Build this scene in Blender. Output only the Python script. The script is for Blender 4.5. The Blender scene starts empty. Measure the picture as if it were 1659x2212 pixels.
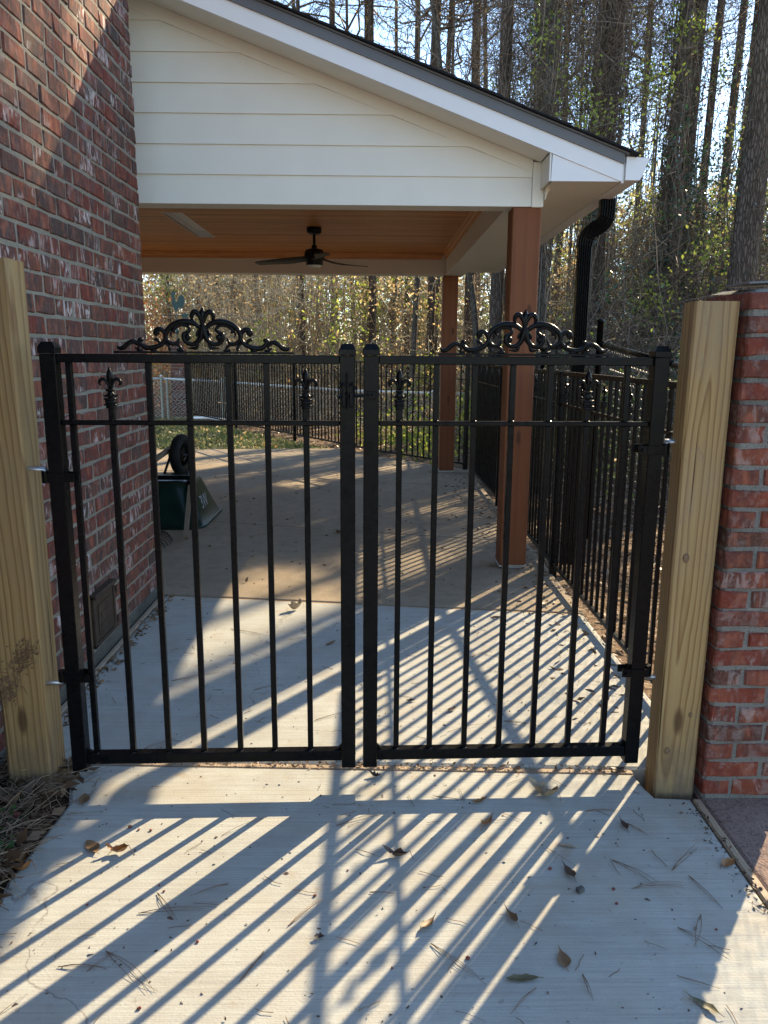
import bpy, math, random
import numpy as np
from mathutils import Vector, Matrix

R = math.radians
S = bpy.context.scene
COL = S.collection
random.seed(11)
rng = np.random.default_rng(11)

# ---------------------------------------------------------------- camera, sky, sun, exposure
cam_d = bpy.data.cameras.new('camera')
cam = bpy.data.objects.new('camera', cam_d)
COL.objects.link(cam)
cam.matrix_world = Matrix(((0.99991135, -0.00427211, -0.01261091, 0.0),
                           (-0.01149198, 0.20144181, -0.97943307, 0.0),
                           (0.00672461, 0.97949117, 0.20137485, 1.52),
                           (0, 0, 0, 1)))
cam_d.sensor_fit = 'VERTICAL'
cam_d.sensor_height = 36.0
cam_d.lens = 36.0 * 1662 / 2212
cam_d.clip_start = 0.05
cam_d.clip_end = 2000
S.camera = cam

SUN_AZ, SUN_EL = 36.0, 30.4
sdir = Vector((math.sin(R(SUN_AZ)) * math.cos(R(SUN_EL)), math.cos(R(SUN_AZ)) * math.cos(R(SUN_EL)), math.sin(R(SUN_EL))))
world = bpy.data.worlds.new('World')
S.world = world
world.use_nodes = True
wn = world.node_tree
bg = wn.nodes['Background']
sky = wn.nodes.new('ShaderNodeTexSky')
sky.sky_type = 'NISHITA'
sky.sun_disc = False
sky.sun_elevation = R(SUN_EL)
sky.sun_rotation = R(SUN_AZ)
sky.air_density = 1.0
sky.dust_density = 0.1
sky.ozone_density = 1.6
bg.inputs['Strength'].default_value = 0.15
wn.links.new(sky.outputs[0], bg.inputs['Color'])

sun_d = bpy.data.lights.new('sun', 'SUN')
sun = bpy.data.objects.new('sun', sun_d)
COL.objects.link(sun)
sun.rotation_euler = sdir.to_track_quat('Z', 'Y').to_euler()
sun.location = sdir * 60
sun_d.energy = 4.5
sun_d.angle = R(0.53)
sun_d.color = (1.0, 0.81, 0.54)

S.view_settings.view_transform = 'Standard'
S.view_settings.look = 'None'
S.view_settings.gamma = 1
S.view_settings.use_curve_mapping = False
S.view_settings.exposure = 1.50
S.cycles.max_bounces = 7
S.cycles.diffuse_bounces = 4
S.cycles.use_denoising = True

# ---------------------------------------------------------------- helpers: meshes
class MB:
    """collects vertices and faces of one mesh"""
    def __init__(s):
        s.v, s.f, s.m = [], [], []
    def add(s, vs, fs, mi=0):
        o = len(s.v)
        s.v += [tuple(p) for p in vs]
        s.f += [tuple(i + o for i in f) for f in fs]
        s.m += [mi] * len(fs)
        return s
    def box(s, x0, x1, y0, y1, z0, z1, mi=0):
        return s.add([(x0, y0, z0), (x1, y0, z0), (x1, y1, z0), (x0, y1, z0), (x0, y0, z1), (x1, y0, z1), (x1, y1, z1), (x0, y1, z1)],
                     [(0, 3, 2, 1), (4, 5, 6, 7), (0, 1, 5, 4), (1, 2, 6, 5), (2, 3, 7, 6), (3, 0, 4, 7)], mi)
    def cbox(s, x0, x1, y0, y1, z0, z1, b=.003, mi=0, M=None):
        """box with chamfered edges"""
        c = ((x0 + x1) / 2, (y0 + y1) / 2, (z0 + z1) / 2)
        h = ((x1 - x0) / 2, (y1 - y0) / 2, (z1 - z0) / 2)
        b = min(b, min(h) * .45)
        vs, idx = [], {}
        for sx in (-1, 1):
            for sy in (-1, 1):
                for sz in (-1, 1):
                    for a in range(3):
                        p = [sx * (h[0] - b), sy * (h[1] - b), sz * (h[2] - b)]
                        p[a] = (sx, sy, sz)[a] * h[a]
                        idx[(sx, sy, sz, a)] = len(vs)
                        q = Vector((c[0] + p[0], c[1] + p[1], c[2] + p[2]))
                        vs.append(tuple(M @ q) if M else tuple(q))
        fs = []
        for a in range(3):
            o1, o2 = [(1, 2), (0, 2), (0, 1)][a]
            for sg in (-1, 1):
                q = []
                for u, w in ((-1, -1), (1, -1), (1, 1), (-1, 1)):
                    k = [0, 0, 0]
                    k[a], k[o1], k[o2] = sg, u, w
                    q.append(idx[(*k, a)])
                fs.append(tuple(q))
        for a in range(3):
            o1, o2 = [(1, 2), (0, 2), (0, 1)][a]
            for u in (-1, 1):
                for w in (-1, 1):
                    q = []
                    for e, ax in ((-1, o1), (1, o1), (1, o2), (-1, o2)):
                        k = [0, 0, 0]
                        k[a], k[o1], k[o2] = e, u, w
                        q.append(idx[(*k, ax)])
                    fs.append(tuple(q))
        for sx in (-1, 1):
            for sy in (-1, 1):
                for sz in (-1, 1):
                    fs.append(tuple(idx[(sx, sy, sz, a)] for a in range(3)))
        # outward orientation
        cc = Vector(c)
        if M: cc = M @ cc
        out = []
        for f in fs:
            P = [Vector(vs[i]) for i in f]
            n = (P[1] - P[0]).cross(P[2] - P[0])
            ctr = sum(P, Vector()) / len(P)
            out.append(f if n.dot(ctr - cc) > 0 else f[::-1])
        return s.add(vs, out, mi)
    def tube(s, pts, rad, n=8, mi=0, flat=1.0, cap=True, ref=None, rot=0.0):
        P = [Vector(p) for p in pts]
        K = len(P)
        if not hasattr(rad, '__len__'): rad = [rad] * K
        ref = Vector(ref) if ref else None
        vs, fs = [], []
        pu = None
        for i in range(K):
            t = (P[min(i + 1, K - 1)] - P[max(i - 1, 0)]).normalized()
            if ref: u = ref - t * ref.dot(t)
            elif pu is None:
                r0 = Vector((0, 0, 1)) if abs(t.z) < .8 else Vector((1, 0, 0))
                u = r0 - t * r0.dot(t)
            else: u = pu - t * pu.dot(t)
            u.normalize(); pu = u
            w = t.cross(u)
            for k in range(n):
                a = 2 * math.pi * k / n + rot
                vs.append(P[i] + (u * math.cos(a) * flat + w * math.sin(a)) * rad[i])
        for i in range(K - 1):
            for k in range(n):
                a, b = i * n + k, i * n + (k + 1) % n
                fs.append((a, b, b + n, a + n))
        if cap:
            fs.append(tuple(range(n))[::-1])
            fs.append(tuple(range((K - 1) * n, K * n)))
        return s.add(vs, fs, mi)
    def rod(s, a, b, r, n=10, mi=0):
        return s.tube([a, b], r, n, mi)
    def lathe(s, prof, c=(0, 0, 0), n=20, mi=0, axis='z'):
        vs, fs = [], []
        for r, z in prof:
            for k in range(n):
                a = 2 * math.pi * k / n
                p = (r * math.cos(a), r * math.sin(a), z)
                if axis == 'x': p = (z, p[0], p[1])
                if axis == 'y': p = (p[0], z, p[1])
                vs.append((c[0] + p[0], c[1] + p[1], c[2] + p[2]))
        for i in range(len(prof) - 1):
            for k in range(n):
                a, b = i * n + k, i * n + (k + 1) % n
                fs.append((a, b, b + n, a + n))
        fs.append(tuple(range(n))[::-1]); fs.append(tuple(range((len(prof) - 1) * n, len(prof) * n)))
        return s.add(vs, fs, mi)
    def ball(s, c, r, n=10, mi=0, sc=(1, 1, 1)):
        prof = [(max(r * math.sin(math.pi * i / 6), 1e-5), -r * math.cos(math.pi * i / 6)) for i in range(7)]
        o = len(s.v)
        s.lathe(prof, (0, 0, 0), n, mi)
        for i in range(o, len(s.v)):
            p = s.v[i]; s.v[i] = (c[0] + p[0] * sc[0], c[1] + p[1] * sc[1], c[2] + p[2] * sc[2])
        return s
    def prism(s, poly, y0, y1, mi=0, axis='y'):
        """polygon in (x,z) extruded along y, or in (x,y) along z"""
        n = len(poly)
        if axis == 'y': vs = [(a, y0, b) for a, b in poly] + [(a, y1, b) for a, b in poly]
        elif axis == 'z': vs = [(a, b, y0) for a, b in poly] + [(a, b, y1) for a, b in poly]
        else: vs = [(y0, a, b) for a, b in poly] + [(y1, a, b) for a, b in poly]
        fs = [tuple(range(n)), tuple(range(n, 2 * n))[::-1]] + [(i, i + n, (i + 1) % n + n, (i + 1) % n) for i in range(n)]
        return s.add(vs, fs, mi)

def mesh_from(mb, name, mats, smooth=False, shift=None, fixn=True):
    me = bpy.data.meshes.new(name)
    v = mb.v if shift is None else [(p[0] - shift[0], p[1] - shift[1], p[2] - shift[2]) for p in mb.v]
    me.from_pydata(v, [], mb.f)
    for m in (mats if isinstance(mats, (list, tuple)) else [mats]): me.materials.append(m)
    if any(mb.m): me.polygons.foreach_set('material_index', mb.m)
    if fixn:
        import bmesh
        bm = bmesh.new(); bm.from_mesh(me)
        bmesh.ops.recalc_face_normals(bm, faces=bm.faces)
        bm.to_mesh(me); bm.free()
    if smooth: me.shade_smooth()
    me.update()
    return me

def tag(o, label=None, cat=None, group=None, kind=None):
    for k, v in (('label', label), ('category', cat), ('group', group), ('kind', kind)):
        if v: o[k] = v
    return o

def link(name, me, parent=None, loc=(0, 0, 0), rot=None):
    o = bpy.data.objects.new(name, me)
    COL.objects.link(o)
    if parent: o.parent = parent
    o.location = loc
    if rot: o.rotation_euler = rot
    return o

def thing(name, label, cat, loc=(0, 0, 0), rz=0.0, group=None, kind=None):
    o = link(name, None, None, loc, (0, 0, rz))
    o.empty_display_size = .1
    return tag(o, label, cat, group, kind)

def part(name, mb, mats, parent, smooth=False, local=False, kind=None, label=None):
    """a part; its vertices are in world metres unless local (then in the parent's own axes)"""
    sh = None
    if not local:
        sh = Vector(parent.location)
        if parent.parent: sh = sh + Vector(parent.parent.location)
    o = link(name, mesh_from(mb, name, mats, smooth, sh), parent)
    return tag(o, label, None, None, kind)

def solid(name, mb, mats, smooth=False, kind=None, label=None, cat=None, group=None):
    """a top-level object that is one mesh; origin at its base"""
    a = np.array(mb.v)
    c = (float(a[:, 0].mean()), float(a[:, 1].mean()), float(a[:, 2].min()))
    return tag(link(name, mesh_from(mb, name, mats, smooth, c), None, c), label, cat, group, kind)

# numpy batches for twigs and leaves ------------------------------------------------
def np_tubes(P, Rd, n=3):
    P = np.asarray(P, float); N, K, _ = P.shape
    Rd = np.broadcast_to(np.asarray(Rd, float), (N, K))
    T = np.gradient(P, axis=1)
    T /= np.linalg.norm(T, axis=2, keepdims=True) + 1e-9
    ref = np.where((np.abs(T.mean(1)[:, 2:3]) > .75), np.array([[1.0, .2, 0]]), np.array([[.1, .1, 1.0]]))[:, None, :]
    U = np.cross(T, ref); U /= np.linalg.norm(U, axis=2, keepdims=True) + 1e-9
    W = np.cross(T, U)
    a = np.arange(n) * 2 * np.pi / n
    V = P[:, :, None, :] + Rd[:, :, None, None] * (U[:, :, None, :] * np.cos(a)[None, None, :, None] + W[:, :, None, :] * np.sin(a)[None, None, :, None])
    base = (np.arange(N) * K * n)[:, None, None] + (np.arange(K - 1) * n)[None, :, None]
    k = np.arange(n)[None, None, :]; k2 = (np.arange(n) + 1) % n
    F = np.stack([base + k, base + k2[None, None, :], base + n + k2[None, None, :], base + n + k], axis=-1).reshape(-1, 4)
    return V.reshape(-1, 3), F

def unit(a):
    return a / (np.linalg.norm(a, axis=-1, keepdims=True) + 1e-9)

def np_leaves(C, L, wid=.45, A=None, tilt=1.0):
    """diamond leaves with a slight fold, centred base C, length L"""
    C = np.asarray(C, float); N = len(C)
    L = np.broadcast_to(np.asarray(L, float), (N,))[:, None]
    if A is None:
        A = unit(rng.normal(size=(N, 3)) * np.array([1, 1, tilt]) + np.array([0, 0, -.3]))
    B = unit(np.cross(A, unit(rng.normal(size=(N, 3)))))
    Nn = np.cross(A, B)
    V = np.stack([C, C + A * L * .45 + B * L * wid * .5 + Nn * L * .08, C + A * L, C + A * L * .45 - B * L * wid * .5 + Nn * L * .08], axis=1)
    return V.reshape(-1, 3), np.arange(4 * N).reshape(-1, 4)

def np_mesh(name, chunks, mats, shift=(0, 0, 0)):
    vs, fs, ms = [], [], []; o = 0
    for V, F, mi in chunks:
        vs.append(V); fs.append(F + o); ms.append(np.full(len(F), mi, np.int32)); o += len(V)
    V = np.concatenate(vs) - np.array(shift); F = np.concatenate(fs); M = np.concatenate(ms)
    me = bpy.data.meshes.new(name)
    me.vertices.add(len(V)); me.vertices.foreach_set('co', V.astype(np.float32).ravel())
    me.loops.add(F.size); me.loops.foreach_set('vertex_index', F.astype(np.int32).ravel())
    me.polygons.add(len(F)); me.polygons.foreach_set('loop_start', (np.arange(len(F)) * 4).astype(np.int32))
    me.polygons.foreach_set('material_index', M)
    for m in mats: me.materials.append(m)
    me.update(calc_edges=True); me.validate()
    return me

# ---------------------------------------------------------------- helpers: materials
class NT:
    def __init__(s, name):
        s.mat = bpy.data.materials.new(name); s.mat.use_nodes = True
        s.t = s.mat.node_tree; s.b = s.t.nodes['Principled BSDF']; s.out = s.t.nodes['Material Output']
    def n(s, typ, **kw):
        x = s.t.nodes.new(typ)
        for k, v in kw.items():
            if k.startswith('i_'):
                key = k[2:].replace('_', ' ')
                x.inputs[int(key) if key.isdigit() else key].default_value = v
            else: setattr(x, k, v)
        return x
    def l(s, a, b): s.t.links.new(a, b)
    def obj(s): return s.n('ShaderNodeTexCoord').outputs['Object']
    def pos(s): return s.n('ShaderNodeNewGeometry').outputs['Position']
    def rnd(s):
        a = s.n('ShaderNodeObjectInfo').outputs['Random']; b = s.n('ShaderNodeNewGeometry').outputs['Random Per Island']
        m = s.math('ADD', a, b); return s.math('FRACT', m)
    def math(s, op, a, b=None, c=None):
        x = s.n('ShaderNodeMath', operation=op)
        for i, q in enumerate((a, b, c)):
            if q is None: continue
            if hasattr(q, 'is_linked'): s.l(q, x.inputs[i])
            else: x.inputs[i].default_value = q
        return x.outputs[0]
    def map(s, vec, scale=(1, 1, 1), rot=(0, 0, 0), loc=(0, 0, 0)):
        x = s.n('ShaderNodeMapping'); s.l(vec, x.inputs[0])
        x.inputs['Scale'].default_value = scale; x.inputs['Rotation'].default_value = rot; x.inputs['Location'].default_value = loc
        return x.outputs[0]
    def vadd(s, a, b, op='ADD'):
        x = s.n('ShaderNodeVectorMath', operation=op)
        for i, q in enumerate((a, b)):
            if hasattr(q, 'is_linked'): s.l(q, x.inputs[i])
            else: x.inputs[i].default_value = q
        return x.outputs[0]
    def noise(s, vec, scale, detail=4, rough=.55, dist=0):
        x = s.n('ShaderNodeTexNoise'); s.l(vec, x.inputs['Vector'])
        x.inputs['Scale'].default_value = scale; x.inputs['Detail'].default_value = detail
        x.inputs['Roughness'].default_value = rough; x.inputs['Distortion'].default_value = dist
        return x.outputs['Fac']
    def ramp(s, fac, stops, interp='LINEAR'):
        x = s.n('ShaderNodeValToRGB'); s.l(fac, x.inputs[0]); e = x.color_ramp.elements
        x.color_ramp.interpolation = interp
        while len(e) < len(stops): e.new(.5)
        for i, (p, c) in enumerate(stops):
            e[i].position = p
            e[i].color = (*c, 1) if hasattr(c, '__len__') else (c, c, c, 1)
        return x.outputs[0]
    def mix(s, fac, a, b, typ='MIX'):
        x = s.n('ShaderNodeMix', data_type='RGBA', blend_type=typ)
        for i, q in ((0, fac), (6, a), (7, b)):
            if hasattr(q, 'is_linked'): s.l(q, x.inputs[i])
            elif i == 0: x.inputs[0].default_value = q
            else: x.inputs[i].default_value = (*q, 1)
        return x.outputs[2]
    def color(s, c):
        if hasattr(c, 'is_linked'): s.l(c, s.b.inputs['Base Color'])
        else: s.b.inputs['Base Color'].default_value = (*c, 1)
    def rough(s, c):
        if hasattr(c, 'is_linked'): s.l(c, s.b.inputs['Roughness'])
        else: s.b.inputs['Roughness'].default_value = c
    def bump(s, h, strength=.3, dist=.01):
        x = s.n('ShaderNodeBump'); s.l(h, x.inputs['Height'])
        x.inputs['Strength'].default_value = strength; x.inputs['Distance'].default_value = dist
        s.l(x.outputs[0], s.b.inputs['Normal'])
    def spec(s, v): s.b.inputs['Specular IOR Level'].default_value = v

def mat_plain(name, c, rough=.6, var=.12, scale=12, spec=.5, bump=0):
    m = NT(name); v = m.noise(m.obj(), scale, 4)
    k = m.ramp(v, [(.25, tuple(x * (1 - var) for x in c)), (.75, tuple(min(1, x * (1 + var)) for x in c))])
    m.color(k); m.rough(rough); m.spec(spec)
    if bump: m.bump(m.noise(m.obj(), scale * 8, 3), bump, .004)
    return m.mat

def mat_concrete_new():
    m = NT('broomed_concrete'); p = m.pos()
    broom = m.noise(m.map(p, (3.0, 190, 1), (0, 0, R(-2))), 1.0, 4, .65)
    broom2 = m.noise(m.map(p, (1.4, 62, 1), (0, 0, R(-3))), 1.0, 3, .6)
    big = m.noise(p, 1.1, 5, .6); mid = m.noise(p, 7, 5, .6); fine = m.noise(p, 240, 3)
    c = m.ramp(big, [(.3, (.375, .385, .345)), (.7, (.465, .47, .42))])
    c = m.mix(m.ramp(mid, [(.40, 0), (.70, .6)]), c, (.32, .295, .24))
    c = m.mix(m.ramp(broom, [(.36, .55), (.53, 0)]), c, (.27, .26, .235))
    c = m.mix(m.ramp(broom2, [(.36, .25), (.58, 0)]), c, (.30, .28, .25))
    c = m.mix(m.ramp(fine, [(.3, .35), (.45, 0)]), c, (.22, .20, .18))
    st = m.noise(m.vadd(p, (3, 7, 0)), 5.5, 6, .7)
    c = m.mix(m.ramp(st, [(.62, 0), (.72, .6)]), c, (.31, .20, .11))
    c = m.mix(m.ramp(m.noise(m.map(p, (9, 30, 1)), 1, 5, .7), [(.62, 0), (.8, .4)]), c, (.62, .61, .58))
    cr = m.n('ShaderNodeTexVoronoi', feature='DISTANCE_TO_EDGE'); wz = m.n('ShaderNodeVectorMath', operation='SCALE'); nz = m.n('ShaderNodeTexNoise'); m.l(p, nz.inputs['Vector']); nz.inputs['Scale'].default_value = 5; nz.inputs['Detail'].default_value = 6
    m.l(nz.outputs['Color'], wz.inputs[0]); wz.inputs['Scale'].default_value = .35
    m.l(m.vadd(m.map(p, (1, 1, 0), loc=(.37, .12, 0)), wz.outputs[0]), cr.inputs['Vector']); cr.inputs['Scale'].default_value = .55
    c = m.mix(m.math('MULTIPLY', m.ramp(cr.outputs['Distance'], [(.0012, .75), (.0035, 0)]), m.ramp(m.noise(p, 1.6, 2), [(.5, 0), (.58, 1)])), c, (.16, .145, .125))
    c = m.mix(m.ramp(m.noise(m.vadd(p, (11, 3, 0)), 2.3, 5, .65), [(.50, 0), (.70, .38)]), c, (.36, .30, .21))
    c = m.mix(m.ramp(m.noise(p, 34, 3, .6), [(.66, 0), (.74, .6)]), c, (.20, .18, .155))
    m.color(c); m.rough(.85); m.spec(.25)
    m.bump(m.math('ADD', m.math('MULTIPLY', broom, .7), m.math('MULTIPLY', m.noise(p, 130, 4), .6)), .38, .0045)
    return m.mat

def mat_concrete_old(name, a, b, dark, spk=.5):
    m = NT(name); p = m.pos()
    big = m.noise(p, .9, 6, .65); fine = m.noise(p, 130, 3, .6); mid = m.noise(p, 9, 6, .7)
    c = m.ramp(big, [(.3, a), (.7, b)])
    c = m.mix(m.ramp(mid, [(.45, 0), (.75, .65)]), c, dark)
    c = m.mix(m.ramp(fine, [(.35, spk), (.5, 0)]), c, tuple(x * .35 for x in dark))
    c = m.mix(m.ramp(m.noise(p, 170, 2), [(.6, 0), (.72, .5)]), c, tuple(min(1, x * 1.7) for x in b))
    m.color(c); m.rough(.88); m.spec(.2); m.bump(m.math('ADD', fine, mid), .4, .006)
    return m.mat

def mat_brick(name, ramp, white=.5, smear=0.0, blotch=.8):
    m = NT(name); rd = m.rnd()
    off = m.n('ShaderNodeCombineXYZ'); m.l(m.math('MULTIPLY', rd, 91.7), off.inputs[0]); m.l(m.math('MULTIPLY', rd, 37.1), off.inputs[1]); m.l(m.math('MULTIPLY', rd, 53.3), off.inputs[2])
    p = m.vadd(m.pos(), off.outputs[0])
    c = m.ramp(rd, ramp)
    r2 = m.math('FRACT', m.math('MULTIPLY', rd, 7.31))
    hue = m.mix(m.ramp(r2, [(.35, 0), (1, .4)]), c, (.10, .058, .048))
    blot = m.noise(m.map(p, (1, 1, .45)), 16, 5, .65)
    c = m.mix(m.ramp(blot, [(.47, 0), (.62, blotch)]), hue, (.052, .042, .040))
    c = m.mix(m.ramp(m.noise(m.map(p, (1, 1, .5)), 24, 5, .6), [(.5, 0), (.66, .7)]), c, (.30, .10, .055))
    c = m.mix(m.ramp(m.noise(p, 60, 4, .7), [(.5, 0), (.75, .5)]), c, (.20, .115, .095))
    r3 = m.math('FRACT', m.math('MULTIPLY', rd, 13.77))
    st = m.noise(m.map(p, (1, 1, .34)), 24, 5, .62, 1.4)
    area = m.noise(p, 9, 2)
    wf = m.math('MULTIPLY', m.ramp(st, [(.50, 0), (.57, 1)]), m.ramp(area, [(.44, 0), (.56, 1)]))
    wf = m.math('MULTIPLY', wf, m.ramp(r3, [(.45, .06), (.85, white)]))
    c = m.mix(wf, c, (.50, .44, .41))
    if smear:
        sm = m.noise(p, 15, 6, .7)
        c = m.mix(m.ramp(sm, [(.55, 0), (.68, smear)]), c, (.34, .31, .28))
    m.color(c); m.rough(.86); m.spec(.22)
    m.bump(m.math('ADD', m.math('MULTIPLY', m.noise(p, 120, 5, .7), .6), st), .5, .006)
    return m.mat

def mat_mortar(name, a, b):
    m = NT(name); p = m.pos(); q = m.noise(p, 6, 5, .6); f = m.noise(p, 160, 4)
    c = m.mix(m.ramp(f, [(.35, .5), (.5, 0)]), m.ramp(q, [(.3, a), (.7, b)]), tuple(x * .55 for x in a))
    m.color(c); m.rough(.95); m.spec(.1); m.bump(m.math('ADD', f, m.noise(p, 40, 4)), .7, .008)
    return m.mat

def mat_wood(name, light, dark, late, scale=26, off=(.06, .11, 0), tilt=(1.6, -1.1), rough=.72, grey=None, noise_s=2.0, checks=False):
    m = NT(name); o = m.obj()
    warp = m.n('ShaderNodeTexNoise'); m.l(m.map(o, (5, 5, .8)), warp.inputs['Vector'])
    warp.inputs['Scale'].default_value = noise_s; warp.inputs['Detail'].default_value = 3
    wv = m.n('ShaderNodeVectorMath', operation='SCALE'); m.l(warp.outputs['Color'], wv.inputs[0]); wv.inputs['Scale'].default_value = .035
    q = m.map(m.vadd(o, wv.outputs[0]), (1, 1, 1), (R(tilt[0]), R(tilt[1]), 0), off)
    w = m.n('ShaderNodeTexWave', wave_type='RINGS', rings_direction='Z', wave_profile='SAW')
    m.l(q, w.inputs['Vector']); w.inputs['Scale'].default_value = scale; w.inputs['Distortion'].default_value = .6; w.inputs['Detail'].default_value = 1; w.inputs['Detail Scale'].default_value = .4
    c = m.ramp(w.outputs['Fac'], [(0, light), (.55, tuple((x + y) / 2 for x, y in zip(light, dark))), (.86, late), (1, light)])
    fib = m.noise(m.map(o, (160, 160, 5)), 1, 4, .6)
    c = m.mix(m.ramp(fib, [(.35, .4), (.6, 0)]), c, dark)
    big = m.noise(m.map(o, (3, 3, 1)), 2, 4)
    c = m.mix(m.ramp(big, [(.45, 0), (.7, .45)]), c, grey or dark)
    ck = m.noise(m.map(o, (55, 55, .9)), 1, 2, .4)
    if checks: c = m.mix(m.ramp(ck, [(.265, .9), (.295, 0)]), c, tuple(x * .25 for x in late))
    dirt = m.noise(m.map(o, (9, 9, 3)), 1, 6, .7)
    c = m.mix(m.ramp(dirt, [(.52, 0), (.74, .5)]), c, grey or dark)
    if checks:
        sx = m.n('ShaderNodeSeparateXYZ'); m.l(o, sx.inputs[0])
        foot = m.math('MULTIPLY', m.ramp(sx.outputs[2], [(.10, 1), (.42, 0)]), m.ramp(m.noise(m.map(o, (20, 20, 9)), 1, 5, .7), [(.35, .15), (.62, 1)]))
        c = m.mix(m.math('MULTIPLY', foot, .75), c, (.13, .095, .065))
        c = m.mix(m.ramp(m.noise(m.map(o, (38, 38, 12)), 1, 5, .75), [(.6, 0), (.74, .55)]), c, (.16, .12, .085))
    kn = m.n('ShaderNodeTexVoronoi'); m.l(m.map(o, (6, 6, 2.0), (0, 0, 0), (.3, .2, .4)), kn.inputs['Vector']); kn.inputs['Scale'].default_value = 1.0
    c = m.mix(m.ramp(kn.outputs['Distance'], [(.07, .85), (.13, 0)]), c, tuple(x * .45 for x in late))
    m.color(c); m.rough(rough); m.spec(.3)
    m.bump(m.math('ADD', m.math('MULTIPLY', w.outputs['Fac'], .5), fib), .22, .003)
    return m.mat

def mat_ceiling():
    m = NT('stained_beadboard'); o = m.pos(); rd = m.n('ShaderNodeNewGeometry').outputs['Random Per Island']
    g = m.noise(m.map(o, (1.6, 34, 1)), 1.5, 5, .6)
    c = m.ramp(g, [(.3, (.58, .235, .075)), (.55, (.82, .39, .14)), (.75, (.88, .50, .21))])
    c = m.mix(m.ramp(rd, [(0, .8), (.5, .2), (1, 0)]), c, (.44, .155, .04))
    m.spec(.35); m.color(c); m.rough(.30); m.bump(g, .1, .003)
    return m.mat

def mat_metal_black():
    m = NT('black_powder_coat'); p = m.pos()
    f = m.noise(p, 55, 4, .6)
    m.color(m.ramp(f, [(.35, (.0030, .0032, .0042)), (.7, (.0062, .0062, .0066))]))
    m.rough(m.ramp(m.noise(p, 18, 4), [(.3, .22), (.7, .36)])); m.spec(.13)
    m.bump(m.noise(p, 350, 2), .05, .002)
    return m.mat

def mat_leaf(name, stops, trans=.5, gloss=.25, rough=.45):
    m = NT(name); g = m.n('ShaderNodeNewGeometry')
    c = m.ramp(g.outputs['Random Per Island'], stops)
    t = m.t
    m.color(c); m.rough(rough); m.spec(gloss)
    tr = m.n('ShaderNodeBsdfTranslucent'); m.l(c, tr.inputs['Color'])
    mx = m.n('ShaderNodeMixShader'); mx.inputs[0].default_value = trans
    m.l(m.b.outputs[0], mx.inputs[1]); m.l(tr.outputs[0], mx.inputs[2]); m.l(mx.outputs[0], m.out.inputs['Surface'])
    return m.mat

def mat_twig(name, stops, rough=.8):
    m = NT(name); g = m.n('ShaderNodeNewGeometry')
    m.color(m.ramp(g.outputs['Random Per Island'], stops)); m.rough(rough); m.spec(.25)
    return m.mat

def mat_bark(name, a, b, c3):
    m = NT(name); o = m.obj()
    f = m.noise(m.map(o, (14, 14, 2.6)), 1, 6, .7); pl = m.n('ShaderNodeTexVoronoi', feature='DISTANCE_TO_EDGE')
    m.l(m.vadd(m.map(o, (27, 27, 7)), m.map(m.n('ShaderNodeTexNoise').outputs['Color'], (.9, .9, .9))), pl.inputs['Vector']); pl.inputs['Scale'].default_value = 1
    c = m.ramp(f, [(.3, a), (.55, b), (.75, c3)])
    c = m.mix(m.ramp(pl.outputs['Distance'], [(.02, .55), (.16, 0)]), c, tuple(x * .4 for x in a))
    c = m.mix(m.ramp(m.n('ShaderNodeObjectInfo').outputs['Random'], [(0, .4), (1, 0)]), c, tuple(x * .6 for x in b))
    m.color(c); m.rough(.95); m.spec(.1)
    m.bump(m.math('ADD', f, m.ramp(pl.outputs['Distance'], [(0, 0), (.2, 1)])), .9, .03)
    return m.mat

def mat_litter(name, stops, scale=30):
    m = NT(name); p = m.pos()
    v = m.n('ShaderNodeTexVoronoi'); m.l(m.vadd(p, m.map(p, (.3, .3, .3))), v.inputs['Vector']); v.inputs['Scale'].default_value = scale
    sep = m.n('ShaderNodeSeparateColor'); m.l(v.outputs['Color'], sep.inputs[0])
    c = m.ramp(sep.outputs[0], stops)
    c = m.mix(m.ramp(m.noise(p, 3, 5, .7), [(.4, 0), (.75, .7)]), c, tuple(x * .5 for x in stops[0][1]))
    m.color(c); m.rough(.9); m.spec(.15)
    m.bump(m.math('ADD', sep.outputs[1], m.noise(p, 90, 5)), .8, .02)
    return m.mat

M_CONC = mat_concrete_new()
M_PATIO = mat_concrete_old('weathered_patio_concrete', (.28, .222, .152), (.365, .298, .212), (.18, .138, .09))
M_OLD = mat_concrete_old('old_red_brown_concrete', (.21, .145, .12), (.27, .195, .16), (.13, .09, .075), .7)
M_BRICK = mat_brick('house_brick', [(0, (0.150, 0.036, 0.023)), (.16, (0.122, 0.034, 0.024)), (.30, (0.081, 0.046, 0.035)), (.42, (0.167, 0.053, 0.029)), (.54, (0.106, 0.053, 0.039)), (.66, (0.134, 0.035, 0.023)), (.76, (0.048, 0.037, 0.030)), (.84, (0.147, 0.041, 0.028)), (.93, (0.086, 0.052, 0.037)), (1, (0.178, 0.048, 0.030))], .85)
M_BRICK2 = mat_brick('pillar_brick', [(0, (0.192, 0.045, 0.024)), (.3, (0.162, 0.036, 0.022)), (.5, (0.212, 0.056, 0.028)), (.7, (0.154, 0.037, 0.023)), (.88, (0.088, 0.039, 0.027)), (1, (0.184, 0.046, 0.025))], .3, .35, .45)
M_MORTAR = mat_mortar('grey_buff_mortar', (.225, .205, .16), (.30, .275, .22))
M_MORTAR2 = mat_mortar('grey_pillar_mortar', (.15, .145, .13), (.255, .245, .22))
M_FOUND = mat_mortar('foundation_concrete', (.085, .083, .07), (.15, .145, .12))
M_PINE = mat_wood('treated_pine', (.385, .262, .112), (.29, .182, .072), (.19, .095, .034), 17, (.02, .085, 0), (2.2, -1.2), .7, (.26, .205, .14), checks=True)
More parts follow.
